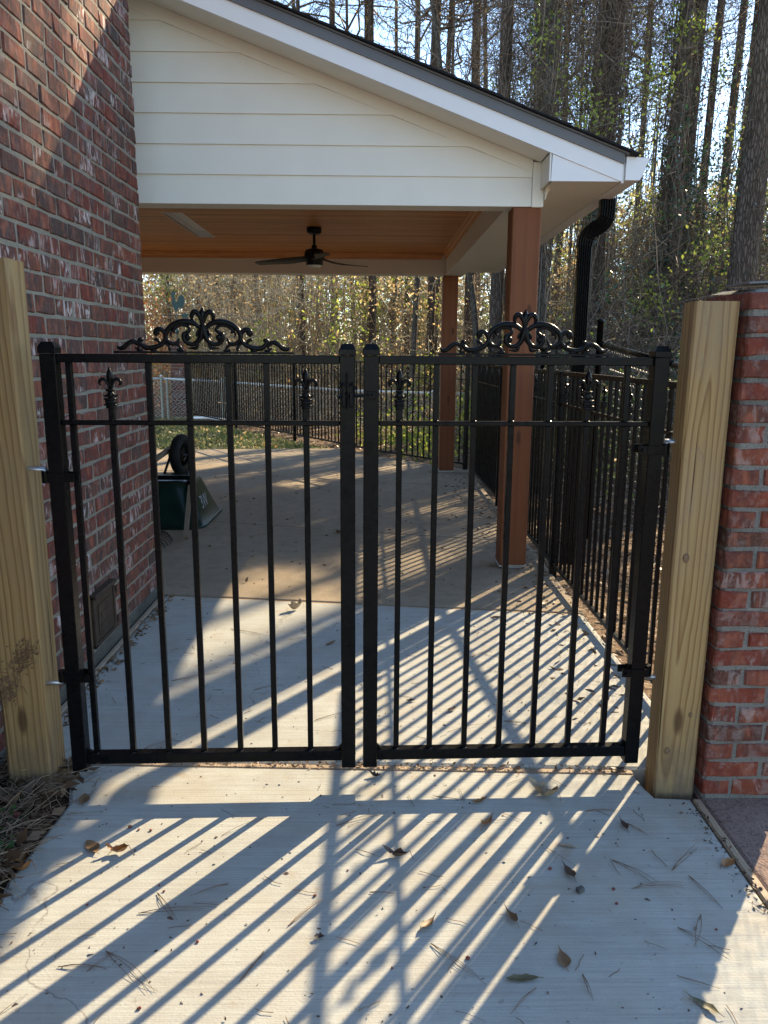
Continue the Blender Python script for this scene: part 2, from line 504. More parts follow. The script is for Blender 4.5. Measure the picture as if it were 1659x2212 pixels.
M_PINE2 = mat_wood('treated_pine_darker', (.335, .224, .094), (.25, .154, .059), (.165, .083, .028), 15, (-.05, .06, 0), (1.2, 1.8), .7, (.20, .155, .10), checks=True)
M_CEDAR = mat_wood('stained_cedar', (.215, .071, .026), (.185, .060, .021), (.165, .052, .019), 4.3, (.09, .13, 0), (.8, .6), .62, (.22, .08, .03))
M_STRIP = mat_wood('weathered_strip_wood', (.42, .33, .23), (.29, .21, .14), (.24, .17, .11), 30, (.2, .1, 0), (90, 0))
M_CEIL = mat_ceiling()
M_SIDING = mat_plain('cream_siding', (.83, .80, .71), .55, .025, 5, .35, .06)
M_WHITE = mat_plain('white_trim_paint', (.86, .85, .84), .45, .02, 6, .4, .04)
M_GREY = mat_plain('grey_edge_trim', (.13, .13, .135), .5, .08, 5)
M_SHINGLE = mat_plain('charcoal_shingle', (.022, .022, .024), .95, .5, 160, .15, .6)
M_BLACK = mat_metal_black()
M_GALV = mat_plain('galvanised_steel', (.50, .52, .54), .38, .2, 60)
M_GALV.node_tree.nodes['Principled BSDF'].inputs['Metallic'].default_value = .8
M_SILVER = mat_plain('silver_wire', (.62, .62, .60), .4, .15, 30)
M_FANB = mat_plain('fan_black', (.008, .008, .008), .4, spec=.3)
M_FANW = mat_plain('fan_blade_wood', (.07, .062, .047), .5, .2, 25, .3)
M_LENS = mat_plain('frosted_lens', (.72, .71, .66), .3)
M_GREEN = mat_plain('green_barrow_paint', (.006, .022, .016), .3, .35, 7, .25)
M_RUBBER = mat_plain('black_rubber', (.012, .012, .012), .75, .2, 30, .3, .3)
M_TAN = mat_wood('weathered_handle_wood', (.27, .215, .15), (.19, .145, .095), (.15, .11, .07), 22)
M_RUST = mat_plain('rusty_cast_iron', (.042, .026, .015), .7, .55, 18, .4, .5)
M_VERD = mat_plain('verdigris_copper', (.06, .095, .085), .8, .35, 30, .2)
M_KNOT = mat_plain('grey_knot_wood', (.19, .125, .075), .8, .4, 90, .2, .3)
M_SPLINT = mat_plain('torn_wood', (.17, .10, .055), .9, .4, 60)
M_MARK = mat_plain('white_marker_paint', (.34, .34, .33), .6)
M_BARK = mat_bark('pine_bark', (.095, .068, .052), (.165, .122, .094), (.26, .205, .16))
M_BARK2 = mat_bark('grey_hardwood_bark', (.11, .092, .075), (.19, .163, .135), (.29, .255, .215))
M_TWIG = mat_twig('dry_twigs', [(0, (.13, .095, .065)), (.5, (.24, .175, .115)), (1, (.38, .29, .19))])
M_TWIGD = mat_twig('dark_vine_twigs', [(0, (.085, .062, .046)), (.6, (.17, .125, .09)), (1, (.29, .22, .16))])
M_TWIGL = mat_twig('pale_dry_stems', [(0, (.32, .24, .15)), (.5, (.48, .38, .24)), (1, (.60, .50, .34))])
M_DEAD = mat_leaf('dead_leaves', [(0, (.32, .20, .09)), (.35, (.46, .31, .14)), (.7, (.60, .46, .23)), (1, (.68, .56, .34))], .6, .2)
M_RED = mat_leaf('russet_leaves', [(0, (.30, .115, .045)), (.5, (.46, .20, .09)), (1, (.52, .31, .17))], .5, .2)
M_IVY = mat_leaf('evergreen_vine_leaves', [(0, (.022, .050, .028)), (.6, (.040, .085, .038)), (1, (.07, .12, .045))], .35, .6, .3)
M_LIME = mat_leaf('yellow_green_leaves', [(0, (.22, .30, .05)), (.5, (.36, .42, .07)), (1, (.48, .49, .11))], .6, .35)
M_FAR = mat_leaf('pale_far_foliage', [(0, (.50, .40, .21)), (.5, (.62, .52, .29)), (.8, (.55, .55, .23)), (1, (.68, .58, .37))], .5, .1)
M_NEEDLE = mat_leaf('pine_needles', [(0, (.045, .06, .025)), (.6, (.08, .10, .04)), (1, (.14, .15, .06))], .35, .3)
M_GRASS = mat_leaf('lawn_blades', [(0, (.06, .10, .025)), (.4, (.13, .185, .05)), (.75, (.24, .26, .10)), (1, (.38, .33, .17))], .45, .3)
M_LITTER = mat_litter('forest_litter', [(0, (.10, .06, .035)), (.4, (.19, .12, .07)), (.8, (.30, .21, .13)), (1, (.40, .31, .22))])
M_SOIL = mat_litter('bare_soil', [(0, (.055, .030, .018)), (.5, (.085, .048, .028)), (1, (.12, .075, .045))], 60)
M_LAWN = mat_litter('lawn_soil', [(0, (.06, .065, .03)), (.5, (.10, .10, .045)), (1, (.17, .15, .08))], 45)

# ---------------------------------------------------------------- setting: ground, pavements
def ground_sheet():
    mb = MB()
    xs = [-900, -200, -60, -25, -12, -6, -3, -1.2, 0, 1.25, 2.2, 4, 7, 12, 25, 60, 200, 900]
    ys = [-900, -200, -60, -20, -6, 0, 3, 6, 9, 12, 16, 22, 32, 50, 90, 200, 900]
    def h(x, y):
        z = -.115
        if x > 1.5 and y > 2: z -= min(.22, (x - 1.5) * .09)
        return z
    n = len(xs)
    mb.add([(x, y, h(x, y)) for y in ys for x in xs], [(j * n + i, j * n + i + 1, (j + 1) * n + i + 1, (j + 1) * n + i) for j in range(len(ys) - 1) for i in range(n - 1)])
    return tag(link('ground', mesh_from(mb, 'ground', M_LITTER)), kind='structure')
ground_sheet()

def rounded_slab(mb, poly, z0, z1, b=.012):
    """slab with an eased (chamfered) top edge; poly counter-clockwise"""
    n = len(poly); P = [Vector((*p, 0)) for p in poly]; inner = []
    for i in range(n):
        a, c, d = P[i - 1], P[i], P[(i + 1) % n]
        n1 = Vector((-(c - a).y, (c - a).x, 0)).normalized(); n2 = Vector((-(d - c).y, (d - c).x, 0)).normalized()
        k = (n1 + n2).normalized(); inner.append(c + k * b / max(.3, k.dot(n1)))
    vs = [(p.x, p.y, z0) for p in P] + [(p.x, p.y, z1 - b * .6) for p in P] + [(p.x, p.y, z1) for p in inner]
    fs = [tuple(range(n))[::-1], tuple(range(2 * n, 3 * n))]
    for i in range(n):
        j = (i + 1) % n
        fs += [(i, j, j + n, i + n), (i + n, j + n, j + 2 * n, i + 2 * n)]
    mb.add(vs, fs)

def gy(x): return 2.655 - (x + .30) * .033          # joint under the gate
def jy(x): return 4.56 - (x + .0) * .135            # joint where the old patio starts

o = thing('front_walk', None, None, (0, 1, -.1), kind='structure')
mb = MB(); rounded_slab(mb, [(-1.03, -3.0), (1.112, -3.0), (1.112, 2.43), (.99, 2.44), (.975, 2.50), (.965, gy(.965) - .022), (-1.16, gy(-1.16) - .022), (-1.10, 2.55), (-1.045, 2.40), (-1.058, 2.2), (-1.07, 2.0), (-1.045, 1.86)], -.1, 0); part('slab', mb, M_CONC, o)
mb = MB(); mb.cbox(-1.14, .97, 0, .030, -.09, -.004, .004, M=Matrix.Translation((0, gy(0) - .018, 0)) @ Matrix.Rotation(-.033, 4, 'Z')); part('expansion_strip', mb, M_STRIP, o)
o = thing('side_walk', None, None, (0, 3.5, -.1), kind='structure')
mb = MB(); rounded_slab(mb, [(-1.33, gy(-1.33) + .014), (.96, gy(.96) + .014), (1.25, gy(1.25) + .014), (1.25, jy(1.25) - .03), (-1.33, jy(-1.33) - .03)], -.1, .002); part('slab', mb, M_CONC, o)
mb = MB(); mb.cbox(-1.362, -1.334, 2.75, jy(-1.35) - .03, -.08, .008, .005); part('expansion_strip', mb, M_STRIP, o)
mb = MB(); mb.cbox(-1.33, 1.25, 0, .024, -.09, -.004, .004, M=Matrix.Translation((0, jy(0) - .028, 0)) @ Matrix.Rotation(-.134, 4, 'Z')); part('expansion_strip', mb, M_STRIP, o)
o = thing('patio', None, None, (-.5, 8, -.1), kind='structure')
def jA(x): return 6.55 - .27 * (x + .1)
def jB(x): return 9.36 - .29 * (x + .45)
def jC(x): return 11.75 - .32 * x
edges = [jy, jA, jB, jC]
for k in range(3):
    for (xa, xb) in ((-4.1, 1.262),):
        lo, hi = edges[k], edges[k + 1]
        top = [(xb, hi(xb) - .008), (xa, hi(xa) - .008)]
        if k == 2: top = [(1.262, 10.25), (.05, 11.6), (-.62, 12.55), (-1.30, 12.5), (-2.6, 12.35), (-4.1, 12.2)]
        mb = MB(); rounded_slab(mb, [(xa, lo(xa) + .008), (xb, lo(xb) + .008)] + top, -.1, 0, .008); part('slab', mb, M_PATIO, o)
o = thing('old_pavement', None, None, (1.8, 1, -.1), kind='structure')
mb = MB(); rounded_slab(mb, [(1.15, -3), (4.2, -3), (4.2, 2.62), (1.15, 2.62)], -.1, -.004); part('slab', mb, M_OLD, o)
mb = MB(); mb.cbox(1.117, 1.146, -3, 2.425, -.09, .002, .005); part('expansion_strip', mb, M_STRIP, o)

# left bed of bare soil, gently mounded against the wall
mb = MB(); nx, ny = 14, 30
vs = [(-1.372 + i * .026 if i else -1.372, .4 + j * .078, .0) for j in range(ny) for i in range(nx)]
vs = [(x, y, -.03 + .055 * max(0, 1 - (x + 1.372) / .34) + random.uniform(-.006, .008)) for x, y, z in vs]
mb.add(vs, [(j * nx + i, j * nx + i + 1, (j + 1) * nx + i + 1, (j + 1) * nx + i) for j in range(ny - 1) for i in range(nx - 1)])
tag(link('soil_bed', mesh_from(mb, 'soil_bed', M_SOIL, True)), kind='structure')
mb = MB(); mb.add([(-12, 12.2, -.06), (-4.1, 12.2, -.06), (-2.6, 12.36, -.06), (-1.3, 12.52, -.06), (-.6, 12.58, -.06), (-.2, 12.1, -.06), (-4.4, 18.7, -.05), (-5.2, 19.2, -.05), (-12, 19.2, -.05)], [(0, 1, 2, 3, 4, 5, 6, 7, 8)])
tag(link('lawn', mesh_from(mb, 'lawn', M_LAWN)), kind='structure')

# ---------------------------------------------------------------- bricks
def brick_mesh(lx, ly, lz, mat, k, face='x'):
    """a worn brick: box whose outer face (+x, or -y) is eased, dented and a little proud"""
    rr = random.Random(k)
    mb = MB(); b = .006
    def pt(u, w, d):                       # u along, w up, d outwards
        return (d, u, w) if face == 'x' else (u, -d, w)
    L, H, D = (ly, lz, lx) if face == 'x' else (lx, lz, ly)
    j = lambda s: rr.uniform(-s, s)
    ring0 = [(-L / 2, -H / 2, -D / 2), (L / 2, -H / 2, -D / 2), (L / 2, H / 2, -D / 2), (-L / 2, H / 2, -D / 2)]
    ring1 = [(-L / 2 + j(.003), -H / 2 + j(.003), D / 2 - b), (0 + j(.02), -H / 2 + j(.004), D / 2 - b), (L / 2 + j(.003), -H / 2 + j(.003), D / 2 - b), (L / 2 + j(.003), H / 2 + j(.003), D / 2 - b), (0 + j(.02), H / 2 + j(.004), D / 2 - b), (-L / 2 + j(.003), H / 2 + j(.003), D / 2 - b)]
    ring2 = [(u * (1 - b * 1.6 / L * 2 * .5), w * (1 - b / H * 1.7), D / 2 + j(.0025)) for u, w, d in ring1]
    vs = [pt(*p) for p in ring0 + ring1 + ring2]
    fs = [(4, 5, 1, 0), (5, 6, 1), (6, 7, 2, 1), (7, 8, 2), (8, 9, 3, 2), (9, 4, 0, 3)]
    fs += [(4 + i, 4 + (i + 1) % 6, 10 + (i + 1) % 6, 10 + i) for i in range(6)]
    fs += [(10, 11, 14, 15), (11, 12, 13, 14)]
    mb.add(vs, fs)
    return mb

house = thing('brick_house', 'red brick house wall with whitewashed bricks rising along the left of the gate', 'house', (-1.375, 3.6, 0))
HL = Vector(house.location)
core = MB()
core.box(-4.3, -1.3800, -1.5, 4.752, -.1, 4.7)
core.box(-4.5, -4.3, 4.752, 10.1, -.1, 4.0)
part('wall', core, M_MORTAR, house)
mb = MB(); mb.cbox(-1.5, -1.372, 2.6, 4.756, -.1, .062, .006); part('foundation', mb, M_FOUND, house)
CO = .0846; BH = .0712; BL = .188; MO = .0165
spots = []
for c in range(46):
    z = .066 + c * CO + BH / 2
    y = 4.757
    first = True
    rr = random.Random(c)
    while y > -1.3:
        ln = BL
        if first and c % 2: ln = .088
        elif rr.random() < .05: ln = .092
        first = False
        ln2 = ln + rr.uniform(-.004, .004)
        spots.append((z + rr.uniform(-.002, .002), y - ln2 / 2, ln2)); y -= ln2 + MO
def seen(s):
    z, y, ln = s
    if y < 2.66: return False
    up = (z - 1.52) / y
    return up < .50 and not (.09 < z < .35 and 3.49 < y < 3.93)
vis = sorted([s for s in spots if seen(s)], key=lambda s: (s[1] ** 2 + (s[0] - 1.52) ** 2) / (s[2]))
keep = set(vis[:300])
full = [mesh_from(brick_mesh(.09, BL, BH, M_BRICK, i), 'brick', M_BRICK, False) for i in range(14)]
half = [mesh_from(brick_mesh(.09, .092, BH, M_BRICK, 50 + i), 'brick', M_BRICK, False) for i in range(6)]
rest = MB()
for s in spots:
    z, y, ln = s
    if .09 < z < .35 and 3.56 < y < 3.87: continue
    x = -1.375 - .045 + random.uniform(-.002, .0025)
    if s in keep:
        pool = full if ln > .15 else half
        o = link('brick', random.choice(pool), house, Vector((x, y, z)) - HL, (random.uniform(-.006, .006), random.uniform(-.02, .02), random.uniform(-.012, .012)))
        o.scale = (1, ln / (BL if ln > .15 else .092), 1)
    else:
        m2 = brick_mesh(.09, ln, BH, M_BRICK, random.randrange(999)); m2.v = [(p[0] + x, p[1] + y, p[2] + z) for p in m2.v]
        rest.add(m2.v, m2.f)
part('brick', rest, M_BRICK, house, kind='stuff')
# cast iron clean-out door low on the wall
door = MB(); door.cbox(-1.40, -1.356, 3.585, 3.845, .115, .345, .006)
d = part('cleanout_door', door, M_RUST, house)
f = MB()
f.cbox(-1.385, -1.350, 3.56, 3.585, .10, .365, .004); f.cbox(-1.385, -1.350, 3.845, 3.868, .10, .365, .004); f.cbox(-1.385, -1.338, 3.56, 3.868, .345, .368, .004); f.cbox(-1.385, -1.350, 3.56, 3.868, .095, .115, .004)
fo = part('door_frame', f, M_RUST, house)
h = MB(); h.rod((-1.348, 3.872, .29), (-1.348, 3.872, .325), .008); h.rod((-1.348, 3.872, .13), (-1.348, 3.872, .165), .008); part('hinge', h, M_RUST, house)
h = MB(); h.cbox(-1.356, -1.3525, 3.62, 3.81, .145, .30, .0015); h.cbox(-1.3525, -1.350, 3.65, 3.78, .18, .20, .001); h.cbox(-1.3525, -1.350, 3.65, 3.78, .235, .255, .001); part('raised_panel', h, M_RUST, house)

# right-hand brick pillar
pil = thing('brick_pillar', 'weathered red brick pillar with grey smeared mortar beside the right wooden post', 'pillar', (1.29, 2.59, 0))
PL = Vector(pil.location); PC = .0686; PH = .0562
px0, px1, py0, py1 = 1.150, 1.435, 2.43, 2.75
part('mortar_core', MB().cbox(px0 + .006, px1 - .006, py0 + .006, py1, -.1, 1.708, .012), M_MORTAR2, pil)
for c in range(25):
    z = .012 + c * PC + PH / 2
    lst = [(.092, .19), (.19, .092)][c % 2]
    fw, sd = lst
    def put(cx, cy, lx, ly, face):
        m2 = brick_mesh(lx, ly, PH * random.uniform(.96, 1.05), M_BRICK2, random.randrange(9999), face)
        o = link('brick', mesh_from(m2, 'brick', M_BRICK2), pil, Vector((cx, cy, z + random.uniform(-.002, .002))) - PL, (random.uniform(-.01, .01), random.uniform(-.012, .012), random.uniform(-.03, .03)))
    j = lambda: random.uniform(-.003, .003)
    put(px0 + fw / 2 + j(), py0 + sd / 2 + j(), fw, sd, 'y')
    rx = px0 + fw + .014
    put((rx + px1) / 2 + j(), py0 + .05 + j(), px1 - rx, .1, 'y')
    ry = py0 + sd + .014
    put(px0 + .05 + j(), (ry + py1) / 2, .1, py1 - ry, 'y')
    put(px1 - .05 + j(), py0 + .216, .1, .2, 'y')
mb = MB()
mb.add([(px0 + .01, py0 + .004, 1.710), (px1, py0 + .002, 1.713), (px1, py1, 1.728), (px0 + .01, py1, 1.726), (px0 + .04, py0 + .03, 1.725), (px1 - .03, py0 + .03, 1.732), (px1 - .03, py1 - .03, 1.742), (px0 + .04, py1 - .03, 1.736)],
       [(0, 1, 5, 4), (1, 2, 6, 5), (2, 3, 7, 6), (3, 0, 4, 7), (4, 5, 6, 7), (3, 2, 1, 0)])
part('mortar_cap', mb, M_MORTAR2, pil)
for (a, b, z, r) in ((1.16, 1.31, 1.740, .06), (1.27, 1.45, 1.749, .09)):
    mb = MB(); mb.cbox(a, b, 2.47, 2.62, z, z + .007, .001, M=Matrix.Translation((a, 2.5, z)) @ Matrix.Rotation(-.06, 4, 'Y') @ Matrix.Rotation(r, 4, 'Z') @ Matrix.Translation((-a, -2.5, -z)))
    part('slate_strip', mb, M_GREY, pil)

# ---------------------------------------------------------------- covered porch
porch = thing('covered_porch', 'cream sided gable porch on stained cedar posts with a wood plank ceiling', 'porch', (-.6, 7.6, 0))
SL = .366
def zs(x): return 2.735 + (1.096 - x) * SL
XL = -4.4
# beams
mb = MB(); mb.cbox(XL, 1.095, 5.372, 5.55, 2.478, 2.76, .003); part('front_beam', mb, M_SIDING, porch)
mb = MB(); mb.cbox(.875, 1.095, 5.552, 10.148, 2.478, 2.76, .003); part('side_beam', mb, M_SIDING, porch)
mb = MB(); mb.cbox(XL, .873, 9.95, 10.148, 2.485, 2.86, .003); part('rear_beam', mb, M_SIDING, porch)
mb = MB(); mb.prism([(XL, 2.8), (1.0, 2.8), (1.0, zs(1.0)), (XL, zs(XL))], 10.05, 10.1); part('rear_sky_blocker', mb, M_SIDING, porch)  # unseen fill above the rear beam, added to block sky light
zb = [2.474, 2.655, 2.838, 3.022, 3.2, 3.378, 3.556, 3.734, 3.912, 4.09, 4.27]
FR = .078
for i in range(len(zb) - 1):
    z0, z1 = zb[i], zb[i + 1] + .012
    xr = lambda z: min(1.022, 1.096 - (z + FR - .03 - 2.735) / SL)
    x0, x1 = xr(z0), xr(z1)
    if x1 < XL: break
    mb = MB()
    pts = [(XL, z0), (x0, z0)] + ([(x0, zs(x0) - FR + .03)] if x0 >= 1.02 and x1 < 1.02 else []) + [(x1, z1), (XL, z1)]
    n = len(pts); yf = lambda z: 5.346 + (z - z0) / (z1 - z0) * .013
    mb.add([(x, yf(z), z) for x, z in pts] + [(x, 5.372, z) for x, z in pts],
           [tuple(range(n)), tuple(range(n, 2 * n))[::-1]] + [(k, k + n, (k + 1) % n + n, (k + 1) % n) for k in range(n)])
    part('siding_board', mb, M_SIDING, porch)
mb = MB(); mb.cbox(1.024, 1.100, 5.338, 5.371, 2.470, zs(1.06) - .002, .002); part('corner_board', mb, M_SIDING, porch)
mb = MB(); mb.prism([(XL, zs(XL) - FR), (1.022, zs(1.022) - FR), (1.022, zs(1.022)), (XL, zs(XL))], 5.345, 5.358); part('frieze_board', mb, M_SIDING, porch)
mb = MB(); mb.prism([(XL, zs(XL) + .001), (1.07, zs(1.07) + .001), (1.07, zs(1.07) + .013), (XL, zs(XL) + .013)], 5.102, 5.36); part('rake_soffit', mb, M_SIDING, porch)
mb = MB(); mb.prism([(XL, zs(XL)), (1.529, zs(1.529)), (1.529, zs(1.529) + .104), (XL, zs(XL) + .104)], 5.075, 5.100); part('rake_board', mb, M_WHITE, porch)
mb = MB(); mb.prism([(XL, zs(XL) + .104), (1.533, zs(1.533) + .104), (1.533, zs(1.533) + .162), (XL, zs(XL) + .162)], 5.062, 5.1005); part('rake_edge_trim', mb, M_GREY, porch)
mb = MB(); mb.prism([(1.088, 2.578), (1.525, 2.579), (1.092, zs(1.092) - .001)], 5.082, 5.098); part('eave_return', mb, M_WHITE, porch)
mb = MB(); mb.prism([(1.076, 2.578), (1.087, 2.578), (1.087, zs(1.087)), (1.076, zs(1.076))], 5.085, 5.3445); part('return_side', mb, M_SIDING, porch)
mb = MB(); mb.prism([(1.135, 2.5795), (1.115, 2.545), (1.1045, 2.51), (1.1015, 2.51), (1.1015, 2.5795)], 5.30, 5.37); part('corbel', mb, M_SIDING, porch)
mb = MB(); mb.box(1.101, 1.526, 5.0985, 10.6, 2.580, 2.593); part('eave_soffit', mb, M_SIDING, porch)
mb = MB(); mb.box(1.5275, 1.547, 5.1015, 10.62, 2.574, 2.73); part('eave_fascia', mb, M_WHITE, porch)
gp = [(1.5225, 2.568), (1.612, 2.568), (1.618, 2.580), (1.634, 2.600), (1.640, 2.640), (1.656, 2.668), (1.664, 2.690), (1.664, 2.698), (1.656, 2.698), (1.652, 2.680), (1.632, 2.648), (1.626, 2.604), (1.608, 2.574), (1.528, 2.574), (1.528, 2.706), (1.5225, 2.706)]
mb = MB(); gp = [(a + .0275, b + .018) for a, b in gp]
mb.prism(gp, 5.082, 10.66)
mb.prism(gp[:8] + [(1.55, 2.722)], 5.076, 5.081); part('gutter', mb, M_WHITE, porch)
# roof deck and shingle courses
mb = MB(); mb.prism([(XL, zs(XL) + .1625), (1.557, zs(1.557) + .1625), (1.557, zs(1.557) + .174), (XL, zs(XL) + .174)], 5.05, 10.68); part('roof_deck', mb, M_GREY, porch)
x = 1.612; k = 0
while x > XL:
    xa = max(x - .30, XL); e = random.uniform(0, .012)
    mb = MB(); mb.prism([(x, zs(x) + .1745), (x, zs(x) + .190), (xa, zs(xa) + .1805), (xa, zs(xa) + .1745)], 5.035 - e, 10.69); part('shingle_course', mb, M_SHINGLE, porch)
    x -= .142; k += 1
# plank ceiling with one rectangular recess
ceil = MB(); yy = 5.555; pw = .0845
hx0, hx1, hy0, hy1 = -1.905, -1.735, 7.29, 8.74
while yy < 9.94:
    y1 = min(yy + pw - .006, 9.945)
    for sub in ((yy, (yy + y1) / 2 - .002), ((yy + y1) / 2 + .002, y1)):
        segs = [(XL, .872)] if (sub[1] < hy0 or sub[0] > hy1) else [(XL, hx0), (hx1, .872)]
        for a, b in segs: ceil.box(a, b, sub[0], sub[1], 2.740 + random.uniform(0, .0012), 2.752)
    yy += pw
part('ceiling_plank', ceil, M_CEIL, porch, kind='stuff')
part('ceiling_backing', MB().box(XL, hx0 - .01, 5.552, 9.948, 2.754, 2.765).box(hx1 + .01, .874, 5.552, 9.948, 2.754, 2.765).box(hx0 - .01, hx1 + .01, 5.552, hy0 - .01, 2.754, 2.765).box(hx0 - .01, hx1 + .01, hy1 + .01, 9.948, 2.754, 2.765), M_SIDING, porch)
mb = MB(); t = .008
mb.box(hx0 - t, hx0, hy0 - t, hy1 + t, 2.738, 2.80); mb.box(hx1, hx1 + t, hy0 - t, hy1 + t, 2.738, 2.80); mb.box(hx0, hx1, hy0 - t, hy0, 2.738, 2.80); mb.box(hx0, hx1, hy1, hy1 + t, 2.738, 2.80); mb.box(hx0 - t, hx1 + t, hy0 - t, hy1 + t, 2.80, 2.81)
part('ceiling_recess', mb, M_WHITE, porch)
def crown(name, a, b, vert):
    mb = MB(); pr = [(0, 0), (0, -.075), (.010, -.072), (.014, -.05), (.030, -.035), (.038, -.012), (.050, -.008), (.050, 0)]
    if vert == 'rear': mb.prism([(9.949 - p, 2.7395 + q) for p, q in pr], a, b, axis='x')
    elif vert == 'side': mb.prism([(.8735 - p, 2.7395 + q) for p, q in pr], a, b)
    else: mb.prism([(5.551 + p, 2.7395 + q) for p, q in pr], a, b, axis='x')
    return part(name, mb, M_CEIL, porch)
crown('crown_trim', XL, .823, 'rear'); crown('crown_trim', 5.552, 9.948, 'side'); crown('crown_trim', XL, .823, 'front')
for (x0, y0, n) in ((.906, 5.362, 1), (.846, 9.955, 2)):
    mb = MB(); mb.cbox(-.095, .095, -.095, .095, .03, 2.4765, .006)
    po = link('post', mesh_from(mb, 'post', M_CEDAR), porch, Vector((x0 + .095, y0 + .095, 0)) - Vector(porch.location))
    mb = MB(); mb.cbox(-.075, .075, -.075, .075, 0, .0295, .004); mb.cbox(-.10, -.055, -.085, .085, .012, .0285, .002); mb.cbox(.055, .10, -.085, .085, .012, .0285, .002)
    link('post_base', mesh_from(mb, 'post_base', M_GALV), po)
# downspout: ribbed rectangular pipe with two elbows
def downspout():
    mb = MB()
    def ring(c, tn, w=.052, dd=.038):
        tn = tn.normalized(); u = Vector((0, 1, 0)); s_ = tn.cross(u).normalized()
        prof = []
        N = 6
        for k in range(N * 2 + 1):
            a = -1 + k / N; prof.append((a * w, (-dd if k % 2 else -dd + .006)))
        for k in range(N * 2 + 1):
            a = 1 - k / N; prof.append((a * w, (dd if k % 2 else dd - .006)))
        return [c + s_ * a + u * b for a, b in prof]
    path = []
    X0, X1, Y = 1.625, 1.472, 5.70
    for z in (2.59, 2.50): path.append((Vector((X0, Y, z)), Vector((0, 0, -1))))
    for i in range(1, 8):
        a = i / 7 * R(62); r = .11
        path.append((Vector((X0 - r * (1 - math.cos(a)), Y, 2.50 - r * math.sin(a))), Vector((-math.sin(a), 0, -math.cos(a)))))
    e, tn = path[-1]
    b = e + tn * .03; path.append((b, tn))
    for i in range(1, 8):
        a = R(62) * (1 - i / 7); r = .11
        a0 = R(62)
        path.append((b + Vector((-r * (math.cos(a) - math.cos(a0)), 0, -r * (math.sin(a0) - math.sin(a)))), Vector((-math.sin(a), 0, -math.cos(a)))))
    e, tn = path[-1]
    path.append((e + Vector((0, 0, -.02)), Vector((0, 0, -1))))
    sc = []
    for i, (c, tn) in enumerate(path): sc.append(1.0 + (.03 if 2 <= i <= 16 and i % 2 else 0))
    rings = [ring(c, tn, .052 * s, .038 * s) for (c, tn), s in zip(path, sc)]
    e = path[-1][0]
    rings += [ring(e + Vector((0, 0, -.001)), Vector((0, 0, -1)), .047, .034), ring(Vector((e.x, e.y, -.05)), Vector((0, 0, -1)), .047, .034)]
    n = len(rings[0]); vs = [p for r_ in rings for p in r_]; fs = []
    for i in range(len(rings) - 1):
        for k in range(n): fs.append((i * n + k, i * n + (k + 1) % n, (i + 1) * n + (k + 1) % n, (i + 1) * n + k))
    fs.append(tuple(range(n)))
    mb.add(vs, fs)
    return part('downspout', mb, M_BLACK, porch)
downspout()

# ceiling fan
fan = thing('ceiling_fan', 'three bladed black ceiling fan with round light hanging from the porch ceiling', 'ceiling fan', (-.61, 8.05, 2.36))
FL = Vector(fan.location)
def fz(z): return z - FL.z
part('canopy', MB().lathe([(.075, fz(2.74)), (.075, fz(2.695)), (.055, fz(2.682)), (.03, fz(2.678))], n=24), M_FANB, fan, True, True)
part('downrod', MB().rod((0, 0, fz(2.68)), (0, 0, fz(2.53)), .0135).lathe([(.026, fz(2.575)), (.026, fz(2.53))], n=14), M_FANB, fan, True, True)
part('motor_housing', MB().lathe([(.03, fz(2.545)), (.085, fz(2.53)), (.10, fz(2.50)), (.10, fz(2.44)), (.085, fz(2.42)), (.085, fz(2.39)), (.078, fz(2.382))], n=28), M_FANB, fan, True, True)
part('light_lens', MB().lathe([(.076, fz(2.384)), (.068, fz(2.372)), (.045, fz(2.363)), (.01, fz(2.36))], n=24), M_LENS, fan, True, True)
bl = MB(); K = 12; vs = []
for i in range(K):
    t = i / (K - 1); r = .07 + t * .58
    w = .030 + .040 * math.sin(min(1, t * 1.25) * math.pi * .62); w *= (1 - .25 * max(0, t - .9) * 10)
    tw = R(26 * (1 - t) ** 2 + 7); zc = fz(2.455) - .022 * math.sin(min(t * 2, 1) * math.pi / 2) - .012 * t
    sweep = .05 * math.sin(t * math.pi) - .02
    for sgn, th in ((-1, 0), (1, 0)):
        for dz in (.004, -.004):
            vs.append((r, sweep + sgn * w * math.cos(tw), zc + sgn * w * math.sin(tw) + dz))
fs = []
for i in range(K - 1):
    a = i * 4; b = a + 4
    fs += [(a, a + 2, b + 2, b), (a + 1, b + 1, b + 3, a + 3), (a, b, b + 1, a + 1), (a + 2, a + 3, b + 3, b + 2)]
fs += [(0, 1, 3, 2), ((K - 1) * 4, (K - 1) * 4 + 2, (K - 1) * 4 + 3, (K - 1) * 4 + 1)]
bl.add(vs, fs); bme = mesh_from(bl, 'blade', M_FANW, True)
for a in (161, 41, 281): link('blade', bme, fan, (0, 0, 0), (0, 0, R(a)))

# ---------------------------------------------------------------- ornamental iron parts
def smooth_path(pts, rad, n=5):
    P = [Vector((p[0], 0, p[1])) for p in pts]; out, ro = [], []
    for i in range(len(P) - 1):
        p0, p1, p2, p3 = P[max(i - 1, 0)], P[i], P[i + 1], P[min(i + 2, len(P) - 1)]
        for k in range(n):
            t = k / n
            out.append(.5 * ((2 * p1) + (-p0 + p2) * t + (2 * p0 - 5 * p1 + 4 * p2 - p3) * t * t + (-p0 + 3 * p1 - 3 * p2 + p3) * t ** 3))
            ro.append(rad[i] * (1 - t) + rad[i + 1] * t)
    out.append(P[-1]); ro.append(rad[-1])
    return out, ro

